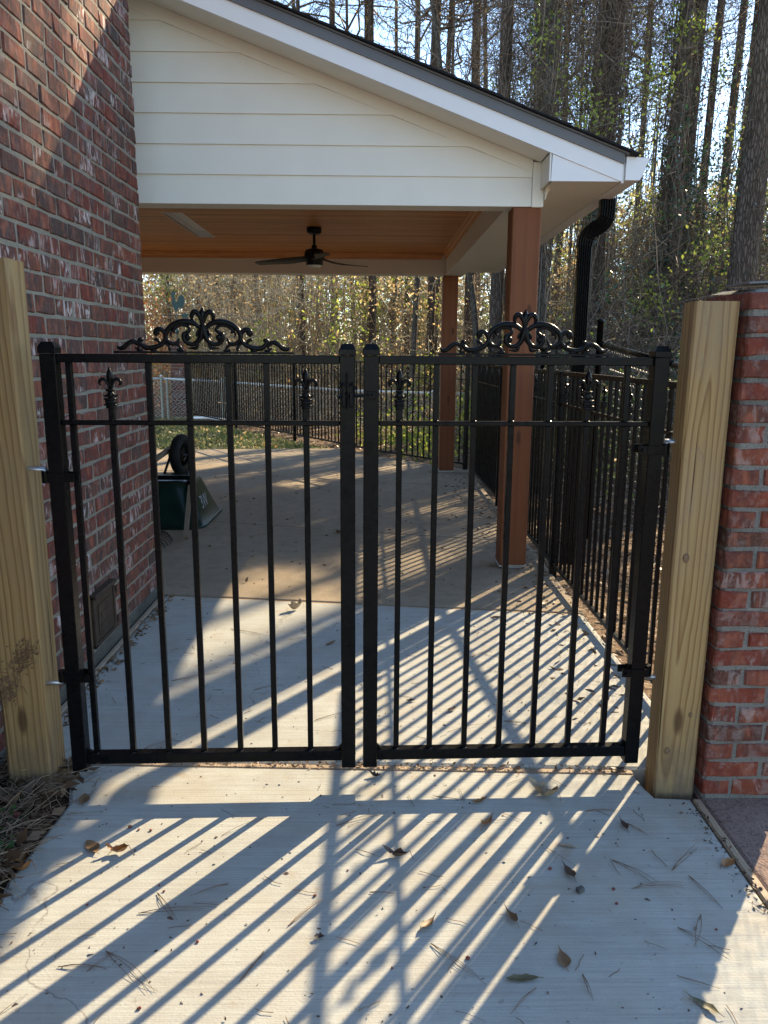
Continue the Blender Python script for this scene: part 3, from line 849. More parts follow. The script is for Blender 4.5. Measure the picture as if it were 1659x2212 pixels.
def finial_mesh(k=1.0, n=8, seg=4):
    """fleur-de-lis spear on a fluted socket, base at z=0"""
    u = .0000908 * k; mb = MB()
    prof = [(1, 1420), (40, 1350), (88, 1240), (122, 1115), (112, 985), (84, 800), (78, 640)]
    vs = []
    for r, h in prof:
        for a in range(4):
            dx = (r, 0, -r, 0)[a]; dy = (0, r * .62, 0, -r * .62)[a]
            vs.append((dx * u, dy * u, h * u))
    fs = [(i * 4 + a, i * 4 + (a + 1) % 4, (i + 1) * 4 + (a + 1) % 4, (i + 1) * 4 + a) for i in range(len(prof) - 1) for a in range(4)] + [(0, 1, 2, 3), tuple(range(len(vs) - 4, len(vs)))]
    mb.add(vs, fs)
    for s in (-1, 1):
        p, r = smooth_path([(s * 30 * u, 640 * u), (s * 80 * u, 800 * u), (s * 140 * u, 930 * u), (s * 225 * u, 985 * u), (s * 320 * u, 955 * u), (s * 368 * u, 870 * u), (s * 345 * u, 785 * u), (s * 285 * u, 775 * u)], [q * u for q in (38, 46, 56, 62, 64, 58, 40, 14)], seg)
        mb.tube(p, r, n, ref=(0, 1, 0), flat=.8)
        p, r = smooth_path([(s * 40 * u, 530 * u), (s * 95 * u, 440 * u), (s * 160 * u, 390 * u), (s * 225 * u, 420 * u), (s * 238 * u, 490 * u)], [q * u for q in (40, 44, 42, 30, 8)], seg)
        mb.tube(p, r, n, ref=(0, 1, 0))
    c = lambda x, y, z0, z1: mb.cbox(-x * u, x * u, -y * u, y * u, z0 * u, z1 * u, 14 * u)
    c(140, 120, 560, 635); c(85, 85, 300, 560); c(195, 185, 255, 320); c(165, 165, 95, 258); c(205, 195, 60, 112); c(150, 150, -40, 62)
    for f in (-90, -30, 30, 90):
        mb.cbox((f - 14) * u, (f + 14) * u, -178 * u, -160 * u, 135 * u, 225 * u, 4 * u)
    return mb
ME_FIN = mesh_from(finial_mesh(), 'finial', M_BLACK, False)
for p_ in ME_FIN.polygons: p_.use_smooth = len(p_.vertices) == 4
ME_FIN2 = mesh_from(finial_mesh(1.0, 5, 2), 'finial', M_BLACK)

def crest_mesh():
    ux, uz = .00036, .000337; mb = MB()
    def sw(pts, rad, flat=.8, n=8):
        for s in (-1, 1):
            p, r = smooth_path([(s * a * ux, b * uz) for a, b in pts], [q * ux * 1.22 for q in rad], 5)
            mb.tube(p, r, n, ref=(0, 1, 0), flat=flat)
    # fleur on top
    sw([(0, 225), (14, 290), (45, 345), (72, 350), (92, 325), (92, 290), (76, 280)], [15, 16, 19, 20, 17, 13, 5])
    vs = []
    for r, h in ((1, 400), (22, 368), (38, 335), (30, 290), (22, 230)):
        vs += [(r * ux, 0, h * uz), (0, 20 * ux, h * uz), (-r * ux, 0, h * uz), (0, -20 * ux, h * uz)]
    mb.add(vs, [(i * 4 + a, i * 4 + (a + 1) % 4, (i + 1) * 4 + (a + 1) % 4, (i + 1) * 4 + a) for i in range(4) for a in range(4)])
    mb.ball((0, 0, 222 * uz), 30 * ux, 10, sc=(1, .7, 1)); mb.cbox(-34 * ux, 34 * ux, -16 * ux, 16 * ux, 196 * uz, 216 * uz, 6 * ux)
    sw([(0, 215), (14, 150), (34, 100), (66, 66), (105, 54), (145, 70), (170, 110), (165, 150), (140, 160)], [26, 24, 20, 17, 16, 17, 18, 17, 10])
    for s in (-1, 1): mb.ball((s * 137 * ux, 0, 118 * uz), 30 * ux, 10, sc=(1, .8, 1))
    sw([(165, 150), (135, 168), (118, 190), (130, 218), (170, 232), (215, 224), (250, 200), (258, 172), (240, 160)], [12, 15, 13, 12, 12, 13, 15, 12, 5])
    sw([(25, 205), (80, 248), (150, 262), (230, 246), (292, 205), (326, 150), (322, 100), (290, 66), (250, 56), (222, 76), (212, 112)], [15, 20, 23, 22, 20, 19, 17, 15, 14, 12, 6])
    sw([(326, 140), (345, 172), (378, 192), (410, 180), (418, 150), (398, 134)], [17, 17, 18, 17, 15, 10])
    for s in (-1, 1): mb.ball((s * 398 * ux, 0, 160 * uz), 22 * ux, 8)
    sw([(322, 120), (345, 75), (385, 42), (440, 22), (500, 20), (540, 45), (562, 82), (550, 108)], [17, 17, 17, 19, 19, 17, 15, 11])
    for s in (-1, 1): mb.ball((s * 545 * ux, 0, 92 * uz), 22 * ux, 8)
    sw([(375, 50), (392, 82), (415, 98), (432, 92)], [8, 13, 13, 6])
    sw([(270, 60), (228, 48), (204, 24), (205, 2), (235, -2)], [9, 11, 11, 11, 12])
    sw([(330, 62), (306, 38), (298, 12), (305, -4)], [10, 11, 12, 12])
    sw([(555, 40), (582, 66), (622, 76), (660, 56), (700, 20), (738, 14), (758, 36)], [9, 14, 17, 18, 17, 15, 3])
    sw([(600, 60), (576, 44), (570, 22), (588, 12), (600, 26)], [8, 9, 9, 8, 5])
    sw([(50, 62), (58, 34), (70, 18), (140, 20)], [12, 13, 13, 4])
    sw([(268, 190), (282, 150), (276, 120)], [4, 10, 4], n=6)
    sw([(40, 190), (55, 150), (60, 120)], [4, 12, 3], n=6)
    for x in (-560, -440, -200, 200, 440, 560): mb.cbox((x - 26) * ux, (x + 26) * ux, -16 * ux, 16 * ux, -14 * uz, 8 * uz, 4 * ux)
    return mb
ME_CREST = mesh_from(crest_mesh(), 'scroll_crest', M_BLACK, True)

def cap_mb(cx, cy, w, z0):
    mb = MB(); h = w / 2
    mb.cbox(cx - h, cx + h, cy - h, cy + h, z0, z0 + .020, .002)
    t = h * .62
    mb.add([(cx - h + .001, cy - h + .001, z0 + .0201), (cx + h - .001, cy - h + .001, z0 + .0201), (cx + h - .001, cy + h - .001, z0 + .0201), (cx - h + .001, cy + h - .001, z0 + .0201), (cx - t, cy - t, z0 + .036), (cx + t, cy - t, z0 + .036), (cx + t, cy + t, z0 + .036), (cx - t, cy + t, z0 + .036)],
           [(0, 1, 5, 4), (1, 2, 6, 5), (2, 3, 7, 6), (3, 0, 4, 7), (4, 5, 6, 7)])
    return mb

def gate_leaf(x0, y0, pick, short, st, crest_x, bar, label, clampz, hinge_side):
    g = thing('gate_leaf', label, 'gate', (x0, y0, 0), R(1.7))
    W = .0495
    for (a, b) in st:
        part('stile', MB().cbox(a, b, -W / 2, W / 2, .073, 1.514, .0022), M_BLACK, g, local=True)
        part('stile_cap', cap_mb((a + b) / 2, 0, .0555, 1.5145), M_BLACK, g, local=True)
    a, b = st[0][1], st[1][0]
    part('top_rail', MB().cbox(a, b, -.014, .014, 1.4865, 1.514, .0025), M_BLACK, g, local=True)
    part('middle_rail', MB().cbox(a, b, -.013, .013, 1.2885, 1.3045, .003), M_BLACK, g, local=True)
    part('bottom_rail', MB().cbox(a, b, -.019, .019, .098, .136, .0022), M_BLACK, g, local=True)
    for (cx_, cz) in ((a, .136), (b, .136)):
        part('weld_gusset', MB().prism([(cx_, .136), (cx_ + (.018 if cx_ == a else -.018), .136), (cx_, .154)], -.006, .006), M_BLACK, g, local=True)
    for i, px in enumerate(pick):
        lean = random.uniform(-.0015, .0015); h = .0095
        ztop = 1.352 if i in short else 1.487
        for (z0, z1) in ((.1345, 1.2885), (1.3045, ztop)):
            part('picket', MB().cbox(px - h + lean, px + h + lean, -h, h, z0, z1, .0016), M_BLACK, g, local=True)
        part('weld_bead', MB().ball((px, -.012, 1.3045), .009, 6, sc=(1, .6, .5)).ball((px, -.012, .1365), .011, 6, sc=(1, .7, .5)), M_BLACK, g, local=True)
        if i in short: link('finial', ME_FIN, g, (px, 0, 1.346))
    link('scroll_crest', ME_CREST, g, (crest_x, 0, 1.5275))
    part('crest_bar', MB().cbox(bar[0], bar[1], -.010, .010, 1.5165, 1.5235, .0015), M_BLACK, g, local=True)
    # hinge clamps
    hs = st[0] if hinge_side < 0 else st[1]; c = (hs[0] + hs[1]) / 2
    for z in clampz:
        mb = MB(); e = .0285
        mb.cbox(c - e, c + e, -e - .001, -e + .004, z - .015, z + .015, .001); mb.cbox(c - e, c + e, e - .004, e + .001, z - .015, z + .015, .001)
        inn = -hinge_side
        for yy_ in (-e + .0015, e - .0065):
            mb.cbox(min(c + inn * e, c + inn * (e + .030)), max(c + inn * e, c + inn * (e + .030)), yy_ - .002, yy_ + .003, z - .014, z + .014, .001)
        mb.rod((c + inn * (e + .016), -e - .012, z), (c + inn * (e + .016), e + .010, z), .006, 8)
        mb.tube([(c + hinge_side * (e + .014), 0, z - .02), (c + hinge_side * (e + .014), 0, z + .02)], .0135, 12)
        mb.cbox(min(c + hinge_side * e, c + hinge_side * (e + .012)), max(c + hinge_side * e, c + hinge_side * (e + .012)), -.008, .008, z - .015, z + .015, .001)
        part('hinge_clamp', mb, M_BLACK, g, local=True)
    return g

gl = gate_leaf(-1.056, 2.50, [.083, .208, .333, .457, .586, .707, .833], (1, 6), ((0, .0495), (.943, .9925)), .510, (.228, .797), 'black iron gate leaf hinged on the left post, latch on its inner stile', (1.119, .424), -1)
gr = gate_leaf(-.0370, 2.531, [.118, .239, .363, .487, .612, .739, .865], (0, 5), ((0, .0495), (.946, .9955)), .521, (.242, .803), 'black iron gate leaf hinged on the right post, standing before the side fence', (1.213, .422), 1)
# fork latch on the left leaf, striker on the right leaf
mb = MB(); z = 1.385; x = .968
mb.cbox(x - .018, x + .018, -.033, -.0255, z - .035, z + .045, .002)
mb.rod((x - .002, -.034, z - .04), (x - .002, -.034, z + .075), .0035, 8)
for s in (-1, 1):
    mb.tube([(x + s * .006, -.036, z + .034), (x + s * .018, -.038, z + .042), (x + s * .024, -.038, z + .028), (x + s * .020, -.038, z + .014)], [.005, .005, .004, .003], 7)
    mb.cbox(x + s * .012 - .006, x + s * .012 + .006, -.046, -.030, z - .03, z + .015, .002)
part('latch', mb, M_BLACK, gl, local=True)
mb = MB(); mb.rod((-.085, -.036, z - .002), (.004, -.033, z + .004), .0055, 8); mb.cbox(.0, .040, -.034, -.0255, z - .008, z + .016, .002); mb.ball((.013, -.036, z + .006), .005, 6); mb.ball((.028, -.036, z + .006), .005, 6)
part('latch_bar', mb, M_BLACK, gr, local=True)

# wooden gate posts (each with its galvanised hinge bolts)
def gate_post(c, w, dpt, h, rz, mat, label, bolts, side):
    t = thing('gate_post', label, 'post', (c[0], c[1], -.08), rz)
    mb = MB()
    # slightly wandering arris
    K = 9; vs = []
    for i in range(K):
        zz = (h + .08) * i / (K - 1); b = .007
        jx, jy_ = random.uniform(-.0012, .0012), random.uniform(-.0012, .0012)
        for sx, sy in ((-1, -1), (1, -1), (1, 1), (-1, 1)):
            cxx, cyy = sx * w / 2 + jx, sy * dpt / 2 + jy_
            p1 = (cxx - sx * b, cyy) if sx * sy > 0 else (cxx, cyy - sy * b)
            p2 = (cxx, cyy - sy * b) if sx * sy > 0 else (cxx - sx * b, cyy)
            vs += [(*p2, zz), (*p1, zz)]
    fs = [(i * 8 + k, i * 8 + (k + 1) % 8, (i + 1) * 8 + (k + 1) % 8, (i + 1) * 8 + k) for i in range(K - 1) for k in range(8)] + [tuple(range(8))[::-1], tuple(range((K - 1) * 8, K * 8))]
    mb.add(vs, fs); part('timber', mb, mat, t, local=True)
    for (hx, hy, z, up) in bolts:
        mb = MB()
        d = Vector((hx, hy, z + .08)); q = Matrix.Rotation(-rz, 3, 'Z') @ (d - Vector((c[0], c[1], 0)))
        zz = q.z + up * .027
        sx = side * (w / 2 - .03)
        mb.tube([(sx, q.y, zz), (q.x - side * -.004, q.y, zz), (q.x, q.y, zz - up * .004), (q.x, q.y, q.z - up * .018)], .0075, 10)
        mb.lathe([(.012, -.005), (.012, .005)], (q.x, q.y, zz - up * .012), 8)
        part('hinge_bolt', mb, M_GALV, t, True, True)
    return t
gp1 = gate_post((-1.2045, 2.532), .153, .13, 1.80, 0, M_PINE2, 'tall treated pine post with a torn patch near its foot, left of the gate', [(-1.0735, 2.4985, 1.119, 1), (-1.0735, 2.4985, .424, -1)], 1)
gp2 = gate_post((1.0725, 2.528), .138, .125, 1.688, R(-5), M_PINE, 'knotty treated pine post standing against the right brick pillar', [(.9755, 2.561, 1.213, 1), (.9755, 2.561, .422, -1)], -1)
for (kx, kz, kr) in ((-.028, .86, .013), (.034, .30, .008), (-.034, .16, .011)):
    mb = MB().lathe([(kr, .002), (kr * .9, .0035), (kr * .5, .0042), (.001, .004)], (0, 0, 0), 14, axis='y'); mb.v = [(x * .8 + kx, -.062 - y, z * 1.25 + kz + .08) for x, y, z in mb.v]
    part('knot', mb, M_KNOT, gp2, True, True)
# torn fibrous patch on the left post's front face
mb = MB()
for i in range(420):
    t = random.random(); x = -.055 + .095 * t + random.gauss(0, .016); zz = .40 + .14 * t + random.gauss(0, .022) + .08
    if t < .45: x, zz = -.045 + random.gauss(0, .022), .47 + random.gauss(0, .03)
    a = random.uniform(.2, 1.4) if t > .5 else random.uniform(-3, 3); L = random.uniform(.006, .024)
    d = Vector((math.cos(a), -random.uniform(.1, .5), math.sin(a))).normalized() * L
    p = Vector((x, -.065 - random.uniform(0, .006), zz)); s = Vector((-d.z, 0, d.x)).normalized() * random.uniform(.001, .003)
    mb.add([p - s, p + s, p + d], [(0, 1, 2)])
part('torn_patch', mb, M_SPLINT, gp1, local=True, kind='stuff')

# ---------------------------------------------------------------- black metal fences
def fence_run(name, label, pts, spacing=.112, posts=True, skip_first=False, zb=0.0, post_step=2.4):
    P = [Vector((*p, 0)) for p in pts]
    t = thing(name, label, 'fence', P[0])
    H1, H2, H3 = 1.40, 1.195, .075
    cnt = 0
    for a, b in zip(P[:-1], P[1:]):
        d = b - a; L = d.length; ang = math.atan2(d.y, d.x); u = d / L
        M = Matrix.Translation(a - P[0]) @ Matrix.Rotation(ang, 4, 'Z')
        nseg = max(1, round(L / post_step))
        for s in range(nseg):
            x0, x1 = L * s / nseg, L * (s + 1) / nseg
            for zc, hh, ww, nm in ((H1, .013, .015, 'top_rail'), (H2, .007, .011, 'middle_rail'), (H3, .013, .013, 'bottom_rail')):
                part(nm, MB().cbox(x0 + .026, x1 - .026, -ww, ww, zc - hh, zc + hh, .003, M=M), M_BLACK, t, local=True)
            part('fence_post', MB().cbox(x0 - .024, x0 + .024, -.024, .024, -.05, H1 - .014 if s else H1 + .02, .002, M=M), M_BLACK, t, local=True)
            n = int((x1 - x0 - .06) / spacing); st = (x1 - x0) / (n + 1)
            for k in range(1, n + 1):
                cnt += 1; h = .0085; xx = x0 + k * st; sh = cnt % 4 == 2
                top = H2 + .05 if sh else H1 - .013
                o = link('picket', PICK[sh], t, M @ Vector((xx, 0, 0)), (0, 0, ang))
                if sh: link('finial', ME_FIN2, t, M @ Vector((xx, 0, H2 + .045)), (0, 0, ang))
    return t
h = .0090
PICK = {True: mesh_from(MB().cbox(-h, h, -h, h, .088, 1.245, .0015), 'picket', M_BLACK), False: mesh_from(MB().cbox(-h, h, -h, h, .088, 1.387, .0015), 'picket', M_BLACK)}
fence_run('metal_fence', 'black metal picket fence along the right side of the walk and patio', [(1.272, 2.776), (1.262, 10.22)], .107)
fence_run('metal_fence', 'black metal picket fence crossing behind the patio and running down the lawn', [(1.22, 10.27), (.02, 11.72), (-4.42, 18.72)], .115)

def chain_link(name, label, pts, wire_mat, pipe_mat, posts, pitch=.062, r=.0018, pr=.02, rails=True):
    """pts: (x, y, top z) along the fence"""
    t = thing(name, label, 'fence', (*pts[0][:2], -.1))
    P = [Vector(p) for p in pts]
    paths = []
    for a, b in zip(P[:-1], P[1:]):
        L = (Vector((b.x, b.y, 0)) - Vector((a.x, a.y, 0))).length; n = int(L / pitch)
        nz = int((min(a.z, b.z) + .15) / pitch)
        for i in range(n):
            f = (i + .5) / n; c = a.lerp(b, f); g = (b - a); g.z = 0; g.normalize()
            z = -.15 + (c.z + .15) * np.arange(nz * 2 + 1) / (nz * 2)
            s = np.where(np.arange(nz * 2 + 1) % 2 == 0, -.5, .5) * (L / n) * 1.04
            perp = np.where(np.arange(nz * 2 + 1) % 2 == 0, -.002, .002)
            paths.append((np.stack([c.x + g.x * s - g.y * perp, c.y + g.y * s + g.x * perp, z], 1)))
    by = {}
    for p in paths: by.setdefault(len(p), []).append(p)
    ch = [(*np_tubes(np.array(v), r), 0) for v in by.values()]
    o = link('wire_mesh', np_mesh('wire_mesh', ch, [wire_mat], t.location), t); o['kind'] = 'stuff'
    for a, b in zip(P[:-1], P[1:]):
        part('top_rail', MB().rod(a, b, pr * .8, 10), pipe_mat, t, True)
    for (x, y, z) in posts:
        part('pipe_post', MB().lathe([(pr, -.2), (pr, z - .03), (pr * 1.15, z - .029), (pr * 1.15, z - .012), (pr * .8, z), (pr * .2, z + .006)], (x, y, 0), 14), pipe_mat, t, True)
    return t
chain_link('chain_link_fence', 'black chain link fence with a sloping top rail outside the picket fence', [(2.0, 2.4, 1.21), (2.0, 5.2, 1.462), (2.0, 6.82, 1.612), (2.02, 9.4, 1.60), (2.05, 14, 1.55)], M_BLACK, M_BLACK, [(2.0, 7.0, 1.835), (2.02, 9.4, 1.62), (2.0, 3.9, 1.36), (2.0, 2.4, 1.24)], .066, .0022, .028)
chain_link('chain_link_fence', 'silver galvanised chain link fence beyond the back lawn', [(-9.5, 18.6, .92), (-4.98, 18.3, .92), (-3.62, 18.75, .84), (-.7, 16.9, .74), (2.6, 15.6, .72)], M_SILVER, M_SILVER, [(-4.98, 18.25, 1.0), (-4.86, 18.28, .93), (-3.66, 18.72, .92), (-3.56, 18.7, .95), (-.7, 16.9, .8), (1.2, 16.1, .78)], .10, .0065, .03)

# far pillar with weathervane
fp = thing('brick_pillar', 'distant red brick pillar where the black fence ends beyond the lawn', 'pillar', (-4.72, 18.95, 0))
part('mortar_core', MB().cbox(-4.88, -4.57, 18.80, 19.10, -.1, 1.68, .01), M_MORTAR, fp)
mb = MB()
for c in range(22):
    z = .0 + c * .078; o_ = (c % 2)
    for (xa, xb) in (((-4.89, -4.795), (-4.785, -4.56)) if o_ else ((-4.89, -4.69), (-4.68, -4.56))): mb.cbox(xa, xb, 18.79, 18.84, z, z + .066, .005)
    for (ya, yb) in (((18.85, 18.94), (18.95, 19.11)) if o_ else ((18.85, 19.02), (19.03, 19.11))): mb.cbox(-4.60, -4.56, ya, yb, z, z + .066, .005)
part('brick', mb, M_BRICK, fp, kind='stuff')
part('pillar_cap', MB().cbox(-4.92, -4.53, 18.76, 19.14, 1.715, 1.78, .01), M_BRICK, fp)
wv = thing('weathervane', 'green verdigris rooster weathervane on top of the distant brick pillar', 'weathervane', (-4.74, 18.95, 1.78))
part('pole', MB().rod((0, 0, 0), (0, 0, .72), .012, 8), M_VERD, wv, True, True)
part('globe', MB().ball((0, 0, .24), .06, 12), M_VERD, wv, True, True)
part('arrow', MB().rod((-.28, 0, .60), (.30, 0, .60), .009, 8).prism([(.30, .57), (.40, .60), (.30, .63)], -.006, .006).prism([(.14, .55), (.30, .55), (.26, .60), (.30, .65), (.14, .65)], -.006, .006), M_VERD, wv, False, True)
rooster = [(-.02, .70), (.03, .70), (.05, .76), (.10, .78), (.16, .77), (.20, .86), (.22, .98), (.20, 1.05), (.15, 1.09), (.10, 1.06), (.07, .99), (.05, .91), (.02, .90), (-.01, .97), (-.015, 1.06), (.0, 1.10), (.02, 1.15), (-.02, 1.14), (-.03, 1.18), (-.055, 1.145), (-.08, 1.15), (-.085, 1.11), (-.12, 1.095), (-.09, 1.08), (-.09, 1.05), (-.075, .99), (-.085, .88), (-.06, .80)]
part('rooster', MB().prism(rooster, -.012, .012), M_VERD, wv, False, True)
pp = MB(); pp.tube([(-4.4, 18.35, .0), (-3.9, 18.25, .02), (-3.3, 17.6, .0)], .035, 8)
solid('white_pipe', pp, M_WHITE, True, label='white plastic pipe lying in the grass at the foot of the distant pillar', cat='pipe')

# ---------------------------------------------------------------- wheelbarrow and rake
wb = thing('wheelbarrow', 'dark green wheelbarrow turned upside down on the patio behind the brick wall', 'wheelbarrow', (-1.9, 7.0, 0))
def rrect(x0, x1, y0, y1, r, z, n=6):
    out = []
    for cx_, cy_, a0 in ((x1 - r, y1 - r, 0), (x0 + r, y1 - r, 90), (x0 + r, y0 + r, 180), (x1 - r, y0 + r, 270)):
        for k in range(n + 1):
            a = R(a0 + 90 * k / n); out.append((cx_ + r * math.cos(a), cy_ + r * math.sin(a), z))
    return out
rings = [rrect(-2.30, -1.50, 6.58, 7.52, .13, .014), rrect(-2.285, -1.515, 6.595, 7.505, .13, .02), rrect(-2.24, -1.565, 6.635, 7.46, .13, .14), rrect(-2.17, -1.64, 6.71, 7.38, .13, .33), rrect(-2.155, -1.66, 6.73, 7.36, .12, .375), rrect(-2.12, -1.70, 6.77, 7.32, .10, .395)]
n = len(rings[0]); mb = MB()
mb.add([p for r_ in rings for p in r_], [(i * n + k, i * n + (k + 1) % n, (i + 1) * n + (k + 1) % n, (i + 1) * n + k) for i in range(len(rings) - 1) for k in range(n)] + [tuple(range((len(rings) - 1) * n, len(rings) * n))])
tray = part('tray', mb, M_GREEN, wb, True)
rim = MB(); rr_ = rrect(-2.30, -1.50, 6.58, 7.52, .13, .014); rim.tube(rr_ + [rr_[0]], .013, 8, cap=False); part('tray_rim', rim, M_GREEN, wb, True)
cu = bpy.data.curves.new('lettering', 'FONT'); cu.body = '3W'; cu.size = .17; cu.extrude = .0008; cu.shear = .25
tmp = link('lettering_curve', cu); me_l = bpy.data.meshes.new_from_object(tmp); bpy.data.objects.remove(tmp)
me_l.materials.clear(); me_l.materials.append(M_MARK); lt = link('lettering', me_l, wb)
lt.matrix_local = Matrix.Translation(Vector((-1.555, 6.86, .13)) - Vector(wb.location)) @ Matrix(((0, -.36, .93, 0), (1, 0, 0, 0), (0, .93, .36, 0), (0, 0, 0, 1)))
def bar(a, b, w, hgt=None):
    a, b = Vector(a), Vector(b); mb = MB(); mb.tube([a, b], w * .707, 4, rot=R(45)); return mb
part('handle', bar((-1.55, 6.17, .026), (-1.64, 6.78, .36), .036), M_TAN, wb)
part('handle', bar((-2.27, 6.17, .026), (-2.17, 6.78, .36), .036), M_TAN, wb)
part('frame_rail', bar((-1.645, 6.76, .37), (-1.80, 7.64, .545), .034).add([], []), M_BLACK, wb)
part('frame_rail', bar((-2.19, 6.76, .42), (-2.0, 7.64, .60), .040), M_TAN, wb)
part('cross_brace', MB().cbox(-2.30, -1.615, 6.80, 6.835, .405, .445, .004), M_BLACK, wb)
part('leg_brace', MB().tube([(-2.28, 7.0, .42), (-2.34, 7.3, .62), (-2.42, 7.4, .80)], .016, 8).tube([(-1.99, 7.25, .40), (-1.985, 7.5, .56)], .013, 8).tube([(-1.635, 6.8, .42), (-1.64, 6.74, .20)], .013, 8), M_BLACK, wb, True)
WM = Matrix.Translation((-1.915, 7.62, .525)) @ Matrix.Rotation(R(-10), 4, 'Z')
def wheel(prof, mat, nm, par):
    mb = MB().lathe(prof, (0, 0, 0), 32, axis='x'); mb.v = [tuple(WM @ Vector(p)) for p in mb.v]; return part(nm, mb, mat, par, True)
ty = [(.115, -.03), (.135, -.042), (.165, -.048), (.19, -.042), (.203, -.025), (.207, 0), (.203, .025), (.19, .042), (.165, .048), (.135, .042), (.115, .03), (.11, 0)]
wheel(ty, M_RUBBER, 'tyre', wb); wheel([(.112, -.02), (.10, -.012), (.03, -.03), (.03, .03), (.10, .012), (.112, .02)], M_BLACK, 'wheel_rim', wb)
mb = MB().rod((-.13, 0, 0), (.13, 0, 0), .009, 8).rod((.095, 0, 0), (.125, 0, 0), .017, 6).cbox(-.13, -.06, -.03, .03, -.02, .02, .003); mb.v = [tuple(WM @ Vector(p)) for p in mb.v]; part('axle', mb, M_GALV, wb)
mb = MB().cbox(.07, .10, -.016, .016, -.30, .015, .004); mb.v = [tuple(WM @ Vector(p)) for p in mb.v]; part('wheel_bracket', mb, M_BLACK, wb)

rk = thing('leaf_rake', 'black plastic leaf rake head lying behind the brick corner', 'rake', (-1.84, 5.9, 0))
mb = MB()
for i in range(14):
    a = R(-62 + i * 7.6); d = Vector((math.cos(a), math.sin(a), 0))
    p0 = Vector((-2.06, 6.02, .10)); pts = [p0 + d * .05, p0 + d * .25 + Vector((0, 0, .0)), p0 + d * .40 + Vector((0, 0, -.04)), p0 + d * .43 + Vector((0, 0, -.088))]
    mb.tube(pts, [.008, .008, .008, .006], 4, flat=.45)
part('tines', mb, M_RUBBER, rk)
part('rake_handle', MB().rod((-2.0, 6.0, .105), (-2.9, 6.5, .26), .013, 8), M_TAN, rk, True)

# ---------------------------------------------------------------- woods: trees
TX, TY = sdir.x / sdir.z, sdir.y / sdir.z
def gap(P):
    """True where a point of foliage stands in one of the openings through which the sun reaches the paving"""
    x, y = P[:, 0] - P[:, 2] * TX, P[:, 1] - P[:, 2] * TY
    f = np.sin(x * 5.1 + 1.3 * np.sin(y * 2.3)) + np.sin(y * 6.7 + 2 * np.sin(x * 1.7 + .6)) + .8 * np.sin(x * 2.2 - y * 3.1)
    z = P[:, 2]
    walk = (x > -2.2) & (x < 3.0) & (y > -.5) & (y < 4.75)
    far = (x > -4.2) & (x < 1.0) & (y > 8.9) & (y < 18.5)
    patio = (x > -.9) & (x < 1.4) & (y >= 4.75) & (y <= 8.9)
    side = (x >= 1.4) & (x < 3.2) & (y > 2) & (y < 9)
    t = (P[:, 0] + 1.385) / TX; wy, wz = P[:, 1] - t * TY, z - t
    wall = ((wy > 3.38) & (wy < 4.9) & (wz > 1.9) & (wz < 4.2)) | ((wy > 2.2) & (wy < 2.8) & (wz > 1.25) & (wz < 1.95))
    x2, y2 = P[:, 0] - (z - 2.2) * TX, P[:, 1] - (z - 2.2) * TY
    brush = (x2 > -11) & (x2 < 5) & (y2 > 13.5) & (y2 < 27) & (z > 5.5)
    vines = (x2 > 2) & (x2 < 9) & (y2 > 10) & (y2 < 20) & (z > 5.0)
    return ((walk & (f > -2.4)) | (far & (f > -.5)) | (patio & (f > .55)) | (side & (f > -.4)) | (wall & (f > -1.9)) | (brush & (f > -1.6)) | (vines & (f > .5))) & (z > .2)
def cull(P, R_=None):
    m = ~gap(P.mean(1)) & ~gap(P[:, -1]) & ~gap(P[:, P.shape[1] // 2])
    return (P[m], R_[m]) if R_ is not None else P[m]
def keepc(P):
    return P[~gap(P)]
def wob(n, k, amp):
    """smooth random wander, n paths of k points"""
    a = rng.normal(size=(n, k, 3)) * amp
    a[:, 0] = 0
    return np.cumsum(a, 1)

def trunk_path(x, y, H, lean, K=14, amp=.02):
    z = np.linspace(-.3, H, K)
    p = np.stack([x + lean[0] * z + np.cumsum(rng.normal(0, amp, K)) * .6, y + lean[1] * z + np.cumsum(rng.normal(0, amp, K)) * .6, z], 1)
    p[0, :2] = (x, y)
    return p

def branches_from(path, zlo, zhi, n, length, rad, up=.35, K=5):
    """n limbs leaving a trunk path between two heights"""
    zz = rng.uniform(zlo, zhi, n)
    base = np.stack([np.interp(zz, path[:, 2], path[:, 0]), np.interp(zz, path[:, 2], path[:, 1]), zz], 1)
    a = rng.uniform(0, 2 * np.pi, n)
    d = unit(np.stack([np.cos(a), np.sin(a), rng.normal(up, .25, n)], 1))
    L = length * rng.uniform(.4, 1.2, n)
    t = np.linspace(0, 1, K)
    P = base[:, None] + d[:, None] * (t[None, :, None] * L[:, None, None]) + wob(n, K, .09) * L[:, None, None] * .55
    r = rad * (L / length)[:, None] * (1.05 - t[None])
    return P, r + .0025

def sub_twigs(P, per, length, rad, K=4, droop=0.0):
    n = len(P); K0 = P.shape[1]
    idx = np.repeat(np.arange(n), per); f = rng.uniform(.25, 1, len(idx)) * (K0 - 1)
    i0 = np.minimum(f.astype(int), K0 - 2); fr = (f - i0)[:, None]
    base = P[idx, i0] * (1 - fr) + P[idx, i0 + 1] * fr
    d = unit(unit(P[idx, i0 + 1] - P[idx, i0]) * .6 + rng.normal(size=(len(idx), 3)) * .7 + np.array([0, 0, .1 - droop]))
    L = length * rng.uniform(.3, 1.2, len(idx)); t = np.linspace(0, 1, K)
    Q = base[:, None] + d[:, None] * (t[None, :, None] * L[:, None, None]) + wob(len(idx), K, .10) * L[:, None, None] * .5
    Q[:, :, 2] -= droop * (t[None] ** 2) * L[:, None]
    return Q, np.broadcast_to(rad * (1.1 - .8 * t)[None], (len(idx), K))

